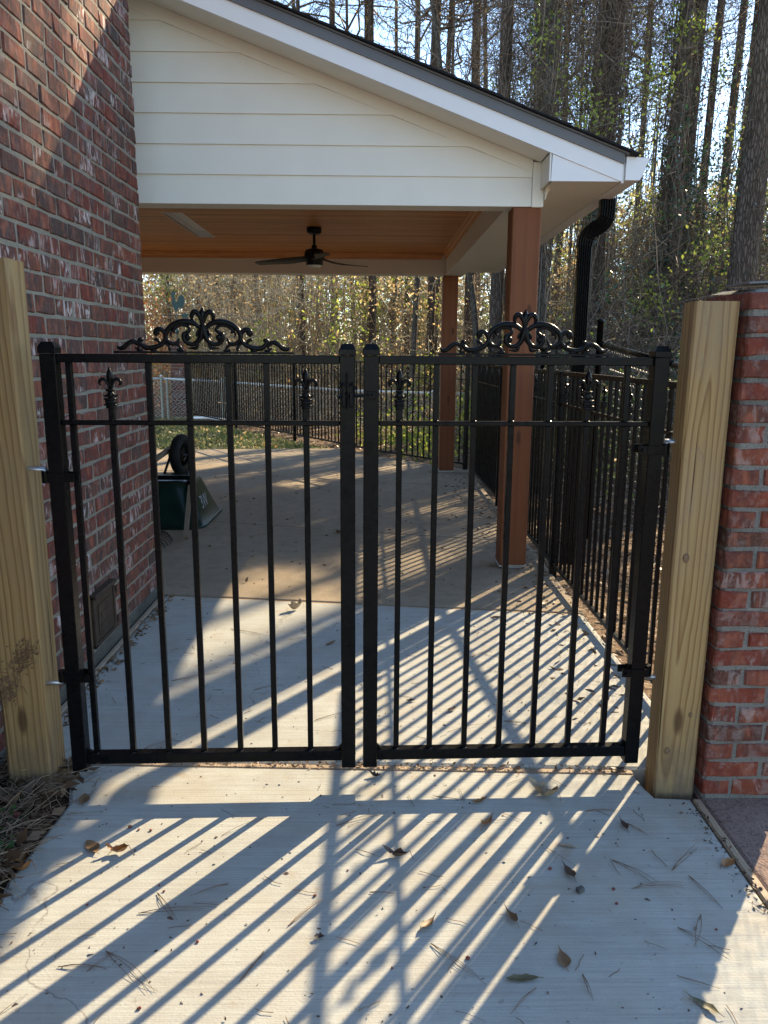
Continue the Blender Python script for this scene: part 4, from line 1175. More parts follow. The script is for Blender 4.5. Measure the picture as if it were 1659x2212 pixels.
def pts_along(P, n, jit):
    i = rng.integers(0, len(P), n); f = rng.uniform(.1, 1, n) * (P.shape[1] - 1)
    i0 = np.minimum(f.astype(int), P.shape[1] - 2); fr = (f - i0)[:, None]
    return P[i, i0] * (1 - fr) + P[i, i0 + 1] * fr + rng.normal(size=(n, 3)) * jit

def trunk_mesh(path, d, H, n=10):
    K = 22
    z = np.linspace(-.3, H, K); mb_v = []
    cx_ = np.interp(z, path[:, 2], path[:, 0]); cy_ = np.interp(z, path[:, 2], path[:, 1])
    r = d / 2 * (1.0 - .55 * np.clip(z / H, 0, 1)) + d * .22 * np.exp(-np.clip(z, 0, 9) / .35)
    a = np.arange(n) * 2 * np.pi / n
    rr = r[:, None] * (1 + rng.normal(0, .035, (K, n)) + rng.normal(0, .05, (1, n)))
    V = np.stack([cx_[:, None] + rr * np.cos(a), cy_[:, None] + rr * np.sin(a), np.broadcast_to(z[:, None], (K, n))], -1)
    k = np.arange(n); k2 = (k + 1) % n
    F = np.concatenate([np.stack([i * n + k, i * n + k2, (i + 1) * n + k2, (i + 1) * n + k], 1) for i in range(K - 1)])
    return V.reshape(-1, 3), F

def tree(x, y, d, label, H=19, lean=(0, 0), kind='pine', vine=0, ivy=0, ivy_z=(0, 7), lime=0, bark=None, limbs=None, dead=0, group='trees in the woods', name=None, ntw=1.0, nl=1100):
    nm = name or {'pine': 'pine_tree', 'hard': 'hardwood_tree', 'sapling': 'sapling'}[kind]
    t = thing(nm, label, 'tree', (x, y, -.3), group=group)
    sh = t.location
    path = trunk_path(x, y, H, lean, amp=.012 if kind == 'pine' else .05)
    V, F = trunk_mesh(path, d, H)
    me = np_mesh('trunk', [(V, F, 0)], [bark or (M_BARK if kind == 'pine' else M_BARK2)], sh); me.shade_smooth()
    link('trunk', me, t)
    ch = []
    if kind == 'pine':
        P, r = cull(*branches_from(path, H * .15, H * .62, int(14 * ntw), 1.6, .018, .05)); ch.append((*np_tubes(P, r), 0))
        Q, q = cull(*sub_twigs(P, int(10 * ntw), .9, .006)); ch.append((*np_tubes(Q, q), 0))
        P, r = cull(*branches_from(path, H * .62, H * .99, 34, 2.6, .03, .25)); ch.append((*np_tubes(P, r), 0))
        Q, q = cull(*sub_twigs(P, 6, .8, .007)); ch.append((*np_tubes(Q, q), 0))
        c = keepc(pts_along(Q, nl, .10)); ch.append((*np_leaves(c, .26, .12), 1))
    else:
        lz = limbs or (.2, .98)
        P, r = branches_from(path, H * lz[0], H * lz[1], int(26 * ntw) if kind == 'hard' else int(14 * ntw), 3.0 if kind == 'hard' else 1.5, .035 if kind == 'hard' else .014, .55, 6); P, r = cull(P, r); ch.append((*np_tubes(P, r), 0))
        Q, q = cull(*sub_twigs(P, 9, 1.5 if kind == 'hard' else .8, .010 if kind == 'hard' else .006, 5)); ch.append((*np_tubes(Q, q), 0))
        W, w = cull(*sub_twigs(Q, 5, .6, .0048)); ch.append((*np_tubes(W, w), 0))
        if dead: ch.append((*np_leaves(pts_along(W, dead, .05), rng.uniform(.05, .10, dead), .5), 2))
    crown = link('crown', np_mesh('crown', ch, [M_TWIGD, M_NEEDLE, M_DEAD], sh), t)
    if vine or ivy or lime:
        ch = []; zt = ivy_z[1]
        if vine:
            K = 12; n = vine
            z0 = rng.uniform(-.1, zt * .55, n); z1 = z0 + rng.uniform(1.5, zt * .9, n)
            z = z0[:, None] + (z1 - z0)[:, None] * np.linspace(0, 1, K)[None]
            ang = rng.uniform(0, 2 * np.pi, n)[:, None] + np.cumsum(rng.normal(0, .35, (n, K)), 1)
            rad = d * .56 * (1 - .4 * z / H) + np.abs(rng.normal(0, .06, (n, 1))) + np.abs(rng.normal(0, .035, (n, K)))
            P = np.stack([np.interp(z, path[:, 2], path[:, 0]) + rad * np.cos(ang), np.interp(z, path[:, 2], path[:, 1]) + rad * np.sin(ang), z], -1)
            ch.append((*np_tubes(*cull(P, np.broadcast_to(rng.uniform(.003, .011, (n, 1)), (n, K)))), 0))
            Q, q = cull(*sub_twigs(P, 5, .45, .0034, 4, .35)); ch.append((*np_tubes(Q, q), 0))
        for cnt, mi, sp, lo in ((ivy, 1, .20, 0), (lime, 2, .24, 0)):
            if cnt:
                nc = max(6, cnt // 50); cz = rng.uniform(ivy_z[0], zt, nc); ca = rng.uniform(0, 2 * np.pi, nc); cr = d * .5 + np.abs(rng.normal(0, .22, nc))
                i = rng.integers(0, nc, cnt)
                c = np.stack([np.interp(cz[i], path[:, 2], path[:, 0]) + cr[i] * np.cos(ca[i]), np.interp(cz[i], path[:, 2], path[:, 1]) + cr[i] * np.sin(ca[i]), cz[i]], 1) + rng.normal(size=(cnt, 3)) * sp * np.array([1, 1, 1.3])
                c = keepc(c); ch.append((*np_leaves(c, rng.uniform(.045, .10, len(c)), .62), mi))
        link('vine', np_mesh('vine', ch, [M_TWIGD, M_IVY, M_LIME], sh), t)
    return t

# trees that stand out in the picture
tree(-.32, 25.9, .30, 'straight pine trunk rising behind the upper slope of the roof', lean=(.003, 0))
tree(1.54, 21.9, .25, 'slim pine trunk above the middle of the roof slope beside a forked bare tree', lean=(.002, 0), ntw=.6)
tree(2.69, 22.7, .30, 'vine wrapped pine, thicker of the pair above the lower roof slope', vine=60, ivy=300, ivy_z=(3, 12), lean=(.002, 0))
tree(3.34, 26.1, .22, 'thin trunk close behind the vine wrapped pine above the roof', kind='hard', H=16, lean=(.004, 0))
tree(3.46, 22.2, .23, 'bare grey trunk standing alone above the lower roof slope', bark=M_BARK2, lean=(.004, 0), ntw=.5)
tree(3.53, 17.5, .40, 'thick shaggy trunk swathed in dry vines just above the eave', vine=240, ivy=350, ivy_z=(1, 10), lime=60, lean=(.003, 0))
tree(4.90, 21.5, .22, 'slender trunk hung with vines right of the thick shaggy one', kind='hard', H=17, vine=70, ivy_z=(1, 11), lime=220, ntw=.8)
tree(4.81, 19.9, .11, 'dark thin leaning stem draped with vine beyond the eave', kind='sapling', H=13, vine=40, ivy_z=(1, 10), lime=300, lean=(-.012, 0))
tree(4.99, 18.5, .20, 'vine hung trunk with yellow green leaves beyond the gutter', kind='hard', H=16, vine=120, ivy_z=(1, 10), lime=500, lean=(.006, 0))
tree(3.95, 14.7, .38, 'big dark trunk rising behind the gutter and downspout', H=21, vine=190, ivy=150, ivy_z=(.5, 10), lean=(.020, 0), bark=M_BARK)
tree(6.71, 20.8, .15, 'thin trunk between the big dark trunk and the ivy clad one', kind='hard', H=15, vine=40, ivy_z=(1, 9), lime=120)
tree(5.97, 16.6, .25, 'trunk clad from foot to top in dark green ivy', kind='hard', H=16, vine=150, ivy=2600, ivy_z=(1.5, 8.5), lean=(.004, 0))
tree(6.25, 16.6, .32, 'bare barked pine with ivy on its lower half, right of the ivy clad trunk', H=20, vine=110, ivy=2200, ivy_z=(.5, 5.6), lime=420, lean=(.014, 0))
tree(7.25, 18.3, .22, 'first of the slim leaning trunks against the bright sky', kind='pine', lean=(.022, 0), ntw=.7)
tree(7.72, 18.3, .23, 'middle slim trunk leaning right against the bright sky', kind='pine', lean=(.022, 0), ntw=.7, vine=30, ivy_z=(0, 5))
tree(8.15, 18.5, .20, 'third slim trunk leaning right against the bright sky', kind='pine', lean=(.016, 0), ntw=.7)
tree(9.65, 21.4, .18, 'farthest slim trunk near the corner of the picture at right', kind='hard', H=17)
tree(5.28, 11.6, .43, 'large scaly pine trunk behind the right brick pillar', H=22, lean=(.017, 0), vine=60, ivy=260, ivy_z=(.5, 6))
tree(5.55, 15.2, .17, 'vine smothered sapling between ivy trunk and scaly pine', kind='sapling', H=11, vine=120, ivy=700, ivy_z=(.5, 6.5))
tree(2.1, 13.9, .24, 'rough trunk seen between the two stained porch posts', H=18, vine=60, ivy_z=(.2, 5), lime=120)
tree(2.75, 13.2, .20, 'trunk covered in dry vines just behind the front porch post', kind='hard', H=15, vine=90, ivy_z=(.2, 6), lime=160)
# trunks seen under the porch roof
for (dx, y, d, lab, kind) in [
    (-6.3, 24.5, .16, 'thin dark stem near the brick wall corner under the porch', 'sapling'),
    (-5.6, 25.5, .20, 'slender trunk behind the rooster weathervane', 'hard'),
    (-5.25, 24.5, .10, 'very thin straight stem left of the twin trunks', 'sapling'),
    (-5.0, 25.0, .17, 'left one of the twin trunks above the left gate crest', 'hard'),
    (-4.75, 26.0, .24, 'right one of the twin trunks above the left gate crest', 'hard'),
    (-3.6, 25.0, .15, 'slim trunk with yellow leaves halfway across the porch opening', 'hard'),
    (-3.2, 26.0, .12, 'leaning thin stem beside the yellow leaved trunk', 'sapling'),
    (-1.95, 21.5, .15, 'dark slim trunk in front of the tan thicket over the gate middle', 'pine'),
    (-.65, 27.0, .15, 'pale thin trunk left of the scaly pine under the porch', 'hard'),
    (-.05, 23.0, .24, 'scaly reddish pine trunk above the two centre gate stiles', 'pine'),
    (.38, 24.0, .10, 'crooked dark stem right of the scaly pine', 'sapling'),
    (.98, 24.5, .18, 'pale vine wrapped trunk left of the rear porch post', 'hard'),
    (1.35, 26.0, .15, 'straight trunk just beside the rear porch post', 'hard'),
    (1.75, 24.0, .25, 'dark thick trunk next to the rear porch post', 'pine')]:
    tree(dx, y, d, lab, H=16 if kind != 'sapling' else 9, kind=kind, vine=14, ivy_z=(.3, 5), lime=90 if 'yellow' in lab else 25, dead=500, lean=(rng.normal(0, .015), 0), ntw=.7)
tree(2.45, 17.0, .16, 'bare forked tree with a long leaning limb behind the rear porch post', kind='hard', H=10, lean=(-.16, 0), dead=150)
tree(.9, 19.5, .16, 'bare twiggy tree branching above the roof slope', kind='hard', H=13, limbs=(.35, .98), lean=(.06, 0), ntw=1.5)
tree(-2.3, 25.0, .2, 'bare hardwood with fine twigs behind the roof peak', kind='hard', H=15, limbs=(.4, .98), ntw=1.6)
# trees further along the wood's edge, beyond the frame, that shade the walk
band = [(10.68, 18.95, .26), (10.25, 19.6, .24), (15.5, 26.0, .3), (17, 21, .3)]
proto = None
band.append((11.1, 19.9, .3))  # unseen pine with a dense crown, added to shade the house wall
for i, (x, y, d) in enumerate(band):
    tree(x, y, d, 'pine standing on the wood edge ' + ('beside its close twin', 'just behind its close twin', 'well back from the walk', 'farthest along the edge', 'with the densest crown')[i], H=18, ntw=.5, nl=24000 if i == 4 else 7000, group='pines along the wood edge')
# distant trunks: copies of four kinds
kinds = []
for d, k, hh in ((.22, 'pine', 17), (.16, 'hard', 14), (.12, 'sapling', 9), (.26, 'pine', 19)):
    kinds.append(tree(-30, 60 + len(kinds) * 3, d, 'slender trunk far back among the distant trees', H=hh, kind=k, dead=0, group='distant trees deep in the woods', name='distant_tree', ntw=.8))
n = 0
while n < 46:
    x, y = rng.uniform(-22, 26), rng.uniform(27, 52)
    if abs(x) > y * .75 or (-.17 < x / y < .24 and n % 3): n += (-.17 < x / y < .24); continue
    src = kinds[n % 4]; n += 1
    c = src.copy(); COL.objects.link(c); c.location = (x, y, -.3); c.rotation_euler = (0, 0, rng.uniform(0, 6.28)); s_ = rng.uniform(.8, 1.2); c.scale = (s_, s_, s_)
    for chd in src.children:
        if chd.name.startswith('crown') and (n % 3 or x > -6): continue
        q = chd.copy(); COL.objects.link(q); q.parent = c

# ---------------------------------------------------------------- woods: thickets (uncountable)
def cloud(n, x, y, zmax, zpow=1.0):
    p = np.stack([rng.uniform(*x, n), rng.uniform(*y, n), zmax * rng.uniform(0, 1, n) ** zpow], 1)
    return p
def clumped(n, x, y, zmax, nc, sp, zpow=1.0):
    c = cloud(nc, x, y, zmax, zpow); i = rng.integers(0, nc, n)
    p = c[i] + rng.normal(size=(n, 3)) * sp; p[:, 2] = np.abs(p[:, 2]); return p
def free_twigs(p, length, rad, up=.2, K=4, curl=.12):
    n = len(p); d = unit(rng.normal(size=(n, 3)) + np.array([0, 0, up])); L = length * rng.uniform(.4, 1.3, n)
    t = np.linspace(0, 1, K); P = p[:, None] + d[:, None] * (t[None, :, None] * L[:, None, None]) + wob(n, K, curl) * L[:, None, None]
    P[:, :, 2] = np.maximum(P[:, :, 2], -.25)
    return np_tubes(*cull(P, np.broadcast_to((rad * rng.uniform(.6, 1.3, n))[:, None] * (1.1 - .7 * t)[None], (n, K))))
def stems(p, hgt, rad, K=9, amp=.06):
    n = len(p); h = hgt * rng.uniform(.4, 1.15, n); t = np.linspace(0, 1, K)
    P = p[:, None] + np.array([0, 0, 1.0]) * (t[None, :, None] * h[:, None, None]) + wob(n, K, amp) * np.array([1, 1, .2])
    return np_tubes(*cull(P, np.broadcast_to((rad * rng.uniform(.5, 1.5, n))[:, None] * (1.15 - .6 * t)[None], (n, K))))
def stuff(name, chunks, mats, label):
    o = link(name, np_mesh(name, chunks, mats)); return tag(o, label, None, None, 'stuff')
def inside(p, f):
    p = p[f(p)]
    return keepc(p)
ok_back = lambda p: (p[:, 1] > 12.6 - .0 * p[:, 0]) & ((p[:, 1] - 11.9) > -1.62 * (p[:, 0] + .0) + .9) & (p[:, 1] > 10.6 + .0 * p[:, 0])

# tan backlit brush behind the lawn and patio
p1 = inside(cloud(24000, (-11, 5.5), (14, 27), 5.2, 1.15), ok_back)
p2 = inside(cloud(5200, (-11, 5.5), (14.5, 27), .1), ok_back)
p3 = inside(clumped(38000, (-11, 5.5), (15, 27), 4.6, 260, .32, .95), ok_back)
p4 = inside(clumped(17000, (-9, 5), (15.5, 26), 5.4, 64, .27, .8), ok_back)
p5 = clumped(9000, (-9.5, -5.6), (19.6, 25), 3.2, 90, .4)
stuff('brush_thicket', [(*free_twigs(p1, .95, .0075), 0), (*stems(p2[:2200], 3.6, .007), 1), (*np_leaves(p3, rng.uniform(.05, .11, len(p3)), .5), 2), (*np_leaves(p4, rng.uniform(.06, .11, len(p4)), .6), 3), (*np_leaves(p5, rng.uniform(.07, .13, len(p5)), .55), 4)],
      [M_TWIGL, M_TWIG, M_DEAD, M_LIME, M_RED], 'sunlit tan brush of twigs and dead leaves behind the fences')
# far mass of woods that closes the view
q1 = cloud(15000, (-32, 32), (29, 42), 9.0, 1.1); q2 = clumped(46000, (-34, 36), (31, 37), 7.6, 700, .9, .9); q3 = clumped(7000, (-30, 34), (30, 36), 7, 80, .6)
stuff('distant_woods', [(*free_twigs(q1, 2.0, .016), 0), (*np_leaves(q2, rng.uniform(.20, .40, len(q2)), .6), 1), (*np_leaves(q3, rng.uniform(.18, .34, len(q3)), .6), 2), (*stems(cloud(500, (-30, 34), (30, 56), .1), 9, .035), 3)],
      [M_TWIGL, M_FAR, M_LIME, M_TWIG], 'far woods of bare stems and tan leaves closing the view')
# dark vine tangle right of the patio, hanging between the trunks
okr = lambda p: (p[:, 0] > 2.35) & (p[:, 0] < p[:, 1] * .62) & (p[:, 1] > 9)
r1 = inside(cloud(1500, (2.3, 11), (12.5, 22), .2), okr)
r2 = inside(cloud(34000, (2.3, 11), (11.5, 22), 10.5, 1.1), okr)
r3 = inside(clumped(26000, (2.3, 10), (11.5, 21), 8.0, 120, .30, 1.0), okr)
r4 = inside(clumped(22000, (2.3, 11), (12, 22), 7.5, 105, .24, 1.1), okr)
r5 = inside(clumped(9000, (2.3, 11), (13, 22), 9, 120, .36, 1.1), okr)
stuff('vine_tangle', [(*stems(r1[:500], 8.5, .0075, 12, .13), 0), (*free_twigs(r2, .95, .0055, 0, 5, .24), 0), (*np_leaves(r3, rng.uniform(.045, .09, len(r3)), .6), 1), (*np_leaves(r4, rng.uniform(.05, .09, len(r4)), .6), 2), (*np_leaves(r5, rng.uniform(.05, .09, len(r5)), .5), 3)],
      [M_TWIGD, M_IVY, M_LIME, M_DEAD], 'tangled vines hanging between the trunks right of the patio')
# low undergrowth close behind the picket fences
u1 = inside(cloud(11000, (1.5, 8), (4.2, 15), 1.9, 1.4), lambda p: (p[:, 0] > 2.2 + .0 * p[:, 1]))
u2 = inside(clumped(15000, (2.3, 8), (4.4, 15), 1.6, 230, .22, 1.3), lambda p: p[:, 0] > 2.15)
u3 = inside(clumped(5000, (-.3, 3.5), (11.2, 14.5), 1.0, 80, .2, 1.2), lambda p: (p[:, 1] > 11.95 - 1.25 * p[:, 0]) & (p[:, 1] > 10.7) & ((p[:, 0] > .2) | (p[:, 1] > 12.4 - 1.6 * p[:, 0])))
stuff('undergrowth', [(*free_twigs(u1, .6, .0045), 0), (*np_leaves(u2[::2], rng.uniform(.035, .075, len(u2[::2])), .6), 1), (*np_leaves(u2[1::3], rng.uniform(.04, .08, len(u2[1::3])), .6), 2), (*np_leaves(u3, rng.uniform(.05, .10, len(u3)), .6), 2), (*np_leaves(u2[:2500] + .1, rng.uniform(.04, .08, 2500), .6), 3)],
      [M_TWIGD, M_IVY, M_LIME, M_DEAD], 'low leafy undergrowth just outside the picket fence')
# fallen leaves on the forest floor
l1 = cloud(15000, (1.42, 9), (2.7, 16), 0); l2 = inside(cloud(9000, (-6, 4), (11, 20), 0), lambda p: (p[:, 1] - 11.75) > -1.58 * p[:, 0] + .25)
lv = np.concatenate([l1, l2]); lv[:, 2] = -.10 - np.minimum(.22, np.maximum(0, lv[:, 0] - 1.5) * .09) + rng.uniform(0, .03, len(lv))
A = unit(rng.normal(size=(len(lv), 3)) * np.array([1, 1, .25]))
stuff('leaf_litter', [(*np_leaves(lv, rng.uniform(.035, .085, len(lv)), .5, A), 0)], [mat_leaf('litter_leaves', [(0, (.10, .06, .035)), (.5, (.21, .135, .075)), (.85, (.33, .23, .14)), (1, (.44, .34, .24))], .25, .4)], 'dry brown leaves covering the ground under the trees')
# lawn
g = inside(cloud(26000, (-8, -.2), (12.2, 18.6), 0), lambda p: (p[:, 1] < 11.75 - 1.573 * p[:, 0] + -.25) & (p[:, 1] > 12.25 + .10 * (p[:, 0] + 2.6)))
g[:, 2] = -.06
A = unit(rng.normal(size=(len(g), 3)) * np.array([.55, .55, .1]) + np.array([0, 0, .7]))
ld = g[rng.integers(0, len(g), 900)] + np.array([0, 0, .05])
stuff('grass', [(*np_leaves(g, rng.uniform(.05, .12, len(g)), .14, A), 0), (*np_leaves(ld, .08, .5, unit(rng.normal(size=(900, 3)) * np.array([1, 1, .3]))), 1)], [M_GRASS, M_DEAD], 'patchy winter lawn with dry and green blades')

# ---------------------------------------------------------------- litter on the paving
M_LEAFB = mat_plain('brown_fallen_leaf', (.18, .105, .05), .55, .35, 40, .4)
M_LEAFD = mat_plain('dark_fallen_leaf', (.085, .052, .034), .5, .3, 40, .4)
M_LEAFO = mat_plain('orange_brown_leaf', (.27, .125, .04), .5, .3, 40, .4)
M_LEAFP = mat_plain('pale_crumpled_leaf', (.36, .27, .17), .6, .3, 40, .3)
M_LEAFG = mat_plain('olive_fallen_leaf', (.11, .095, .042), .45, .3, 30, .45)
M_CHIP = mat_plain('red_brick_chip', (.20, .065, .048), .85, .2, 60, .2)
M_STONE = mat_plain('grey_gravel', (.09, .09, .085), .8, .3, 60, .2)
M_NDL = mat_twig('dry_pine_needles', [(0, (.11, .062, .038)), (1, (.20, .12, .07))])

def leaf_mb(L, W, curl, seed, shape):
    rr = random.Random(seed); mb = MB(); K = 9; vs = []
    for i in range(K):
        t = i / (K - 1)
        if shape == 'spoon': w = W * (math.sin(min(1, t * 1.02) ** 2.0 * math.pi) ** .75 * (.9 if t > .35 else .55) + .02)
        elif shape == 'oval': w = W * (math.sin(t * math.pi) ** .8 + .02)
        else: w = W * (math.sin(t * math.pi) ** .6) * (1.0 if i % 2 else .55) + .002
        zc = curl * (t - .5) ** 2 * L + rr.uniform(-.001, .001) + .003
        sway = .06 * L * math.sin(t * 2.5)
        e = abs(curl) * w * rr.uniform(.2, .7)
        for s, dz in ((-1, e), (-.5, e * .3), (0, 0), (.5, e * .3), (1, e * rr.uniform(.5, 1.4))):
            vs.append(((t - .5) * L, sway + s * w / 2, zc + dz))
    mb.add(vs, [(i * 5 + k, (i + 1) * 5 + k, (i + 1) * 5 + k + 1, i * 5 + k + 1) for i in range(K - 1) for k in range(4)])
    top = [(x, y, z + .0007) for x, y, z in vs]
    st = MB(); st.tube([(.46 * L, vs[-3][1], vs[-3][2]), (.5 * L, vs[-3][1], vs[-3][2]), (.62 * L, vs[-3][1] + .004, .004)], [.0012, .001, .0008], 5)
    mb.add(st.v, st.f)
    return mb
LV = [  # x, y, angle, length, width, curl, shape, material, label
    (.823, 2.271, -89, .085, .026, .5, 'spoon', M_LEAFD, 'dark brown leaf on shaded concrete, nearest leaf below the right wooden post'),
    (.582, 2.036, -80, .095, .036, .6, 'spoon', M_LEAFD, 'brown spoon shaped leaf on the concrete beside a red brick chip'),
    (.377, 1.849, -75, .085, .030, .7, 'spoon', M_LEAFB, 'curled brown leaf at the tip of the gate rail shadows'),
    (.486, 1.702, -90, .085, .040, .25, 'spoon', M_LEAFB, 'broad flat brown leaf lying alone in the blue shade'),
    (.372, 1.629, -2, .095, .024, .25, 'oval', M_LEAFG, 'olive green long leaf lying across the slab near the bottom edge'),
    (.783, 1.554, -50, .100, .028, .3, 'spoon', M_LEAFG, 'large olive leaf at the edge of the pillar shadow in the corner'),
    (1.085, 2.069, 32, .065, .036, .4, 'oval', M_LEAFO, 'leaf standing against the wood strip beside the old pavement'),
    (.613, 2.157, -21, .060, .016, .15, 'oval', M_LEAFP, 'grey tan sliver of bark on the shaded slab'),
    (.594, 2.440, -46, .135, .060, 1.6, 'lobed', M_LEAFP, 'pale crumpled oak leaf in the sun among the picket shadows'),
    (.916, 2.613, -9, .065, .020, .5, 'oval', M_LEAFD, 'dark narrow leaf at the foot of the right hinge stile'),
    (.152, 1.827, -130, .085, .028, .6, 'spoon', M_LEAFB, 'brown leaf pointing down in a sunlit stripe below the centre stile shadows'),
    (.070, 2.105, -22, .100, .022, 1.4, 'oval', M_LEAFD, 'twisted brown leaf lying across the right centre stile shadow'),
    (.378, 2.287, -125, .105, .032, .9, 'spoon', M_LEAFO, 'sunlit tan leaf just below the gate rail shadow'),
    (.367, 2.400, 16, .070, .020, .8, 'oval', M_LEAFO, 'orange leaf above the gate rail shadow in the sun'),
    (.005, 2.565, -29, .052, .026, 1.2, 'lobed', M_LEAFD, 'dark crinkled leaf in front of the two centre stiles'),
    (-.142, 1.771, 0, .030, .018, .8, 'oval', M_LEAFD, 'small dark curl of leaf in the left centre stile shadow'),
    (-.879, 2.152, -51, .090, .042, .3, 'oval', M_LEAFB, 'brown pointed leaf half in shade on the left side of the slab'),
    (-.790, 2.125, -8, .085, .026, 1.5, 'oval', M_LEAFO, 'cupped orange brown leaf beside the brown pointed leaf'),
    (-1.000, 2.413, -78, .075, .040, .4, 'oval', M_LEAFB, 'broad brown leaf at the corner of the soil bed by the left post'),
    (-1.05, 2.040, -5, .085, .032, 2.0, 'oval', M_LEAFO, 'curled orange leaf on the edge of the soil bed'),
    (-1.06, 2.075, 80, .075, .026, 1.6, 'oval', M_LEAFO, 'upright orange leaf crossing the curled one by the soil bed'),
    (-1.110, 2.500, 35, .070, .030, .7, 'oval', M_LEAFD, 'dark leaf tucked against the foot of the left wooden post'),
    (-.473, 4.430, 30, .110, .060, 1.8, 'lobed', M_LEAFP, 'pale crumpled leaf in the sun at the end of the side walk'),
    (-.229, 3.877, 49, .080, .026, .4, 'oval', M_LEAFB, 'brown leaf on the side walk left of the centre stiles'),
    (-1.260, 3.620, 40, .068, .028, .4, 'oval', M_LEAFD, 'dark flat leaf on the side walk near the iron clean-out door'),
    (.166, 3.186, 12, .050, .018, .7, 'oval', M_LEAFD, 'small dark leaf between picket shadows behind the right gate leaf'),
    (.340, 3.095, 38, .060, .020, .7, 'oval', M_LEAFO, 'small orange leaf between picket shadows behind the right gate leaf'),
    (.714, 4.294, -25, .060, .022, .6, 'oval', M_LEAFB, 'brown leaf near the front porch post at the patio edge'),
    (-.314, 6.473, -58, .100, .050, 1.2, 'lobed', M_LEAFB, 'crumpled leaf lying on the patio joint'),
]
for i, (x, y, a, L, W, cu_, sh_, m_, lab) in enumerate(LV):
    me = mesh_from(leaf_mb(L * .9, W * .9, cu_, i, sh_), 'fallen_leaf', m_, True)
    z0 = .0008 if y < gy(x) else (.0028 if y < jy(x) else .0008)
    tag(link('fallen_leaf', me, None, (x, y, z0), (0, 0, R(a))), lab, 'leaf', 'fallen leaves on the paving')

ND = [(.735, 2.089, .828, 1.976), (.753, 1.962, .946, 1.975), (.942, 2.018, .980, 1.882), (.900, 2.040, 1.043, 2.167), (.827, 1.808, .916, 1.695), (.910, 1.854, .839, 1.731), (.719, 1.756, .777, 1.723), (.762, 1.641, .849, 1.603), (.401, 1.605, .313, 1.515), (.526, 1.647, .529, 1.569), (.547, 2.148, .625, 2.055), (.723, 2.349, .836, 2.349), (.840, 2.278, .891, 2.217), (.154, 1.750, .289, 1.616), (-.229, 1.815, -.123, 1.938), (-.054, 2.145, .026, 2.106), (-.008, 1.947, .073, 1.940), (-.327, 1.628, -.279, 1.724), (-.032, 1.541, .035, 1.573), (.196, 1.538, .267, 1.507), (-.120, 2.266, .050, 2.343), (.209, 2.439, .335, 2.409), (-.689, 1.728, -.526, 1.604), (-.714, 1.662, -.659, 1.731), (-.792, 1.676, -.664, 1.667), (-.647, 1.865, -.438, 1.883), (-.421, 1.985, -.527, 1.929), (-.616, 1.946, -.537, 1.831), (-.485, 2.215, -.355, 2.316), (-1.025, 2.330, -.886, 2.353), (-.282, 1.724, -.330, 1.621), (-.871, 1.536, -.825, 1.603), (-.641, 1.513, -.610, 1.574),
      (-.9, 2.75, -.82, 2.83), (-.86, 2.72, -.79, 2.86), (-.55, 3.3, -.42, 3.36), (-.95, 3.4, -.70, 3.52), (.3, 2.9, .5, 2.98), (.55, 3.0, .72, 2.95), (-.25, 3.0, -.1, 3.1), (-.8, 4.1, -.6, 4.0), (.5, 3.7, .62, 3.8), (.75, 3.3, .85, 3.5)]
NL = ['dry pine needles slanting down the shaded slab, first of the crossing bunches', 'long dry pine needles crossing the shaded slab in a forked bunch', 'paired pine needles slanting toward the sunlit pillar shadow edge', 'upright bunch of pine needles by the leaf on the wood strip', 'long curved pine needles in the shade near the sunlit corner', 'short steep pine needles crossing the long curved ones', 'single bowed needle in the shade above the large olive leaf', 'needle pair slanting beside the large olive leaf', 'bowed needle just below the olive green long leaf', 'fan of short needles right of the olive green long leaf',
 'needles slanting past the grey tan sliver of bark', 'level needle under the dark leaf by the right post', 'short needle just right of the dark brown leaf below the right post', 'crossed dark needles around a small red berry', 'forked needles ending in the left centre stile shadow', 'reddish needles left of the twisted brown leaf', 'level needle across the right centre stile shadow', 'needle pair in the lowest sunlit stripe left of the stile shadows', 'short needle near the bottom edge between the stile shadows', 'thin needle at the bottom edge below the olive leaf', 'arched needles over the gate rail shadow between the stile shadows', 'level needles above the gate rail shadow among picket shadows',
 'long needle crossing the wide dark stripe at lower left', 'needle leaning the other way across the lower left long needle', 'needles lying left of the lower left crossed pair', 'straight needle lying across two shadow stripes', 'needle pair pointing to the wide dark stripe', 'steep needle beside the orange stain on the slab', 'needle crossing the sunlit stripe right under the gate rail shadow', 'straight needle by the leaf at the soil bed corner', 'needle pair along a sunlit stripe near the bottom', 'needle in the bottom left corner stripe', 'short needle at the bottom edge in the wide dark stripe',
 'needles just behind the bottom rail of the left gate leaf', 'fanned needles at the foot of the left hinge stile', 'needle pair on the side walk behind the left gate leaf', 'long needle on the side walk near the brick wall foot', 'needles under the picket shadows just behind the right gate leaf', 'needles in the sun behind the right gate leaf', 'short needle on the side walk behind the centre stiles', 'needle in the sunlit patch at the far end of the side walk', 'needle on the side walk below the front porch post', 'needle near the side fence among its shadows']
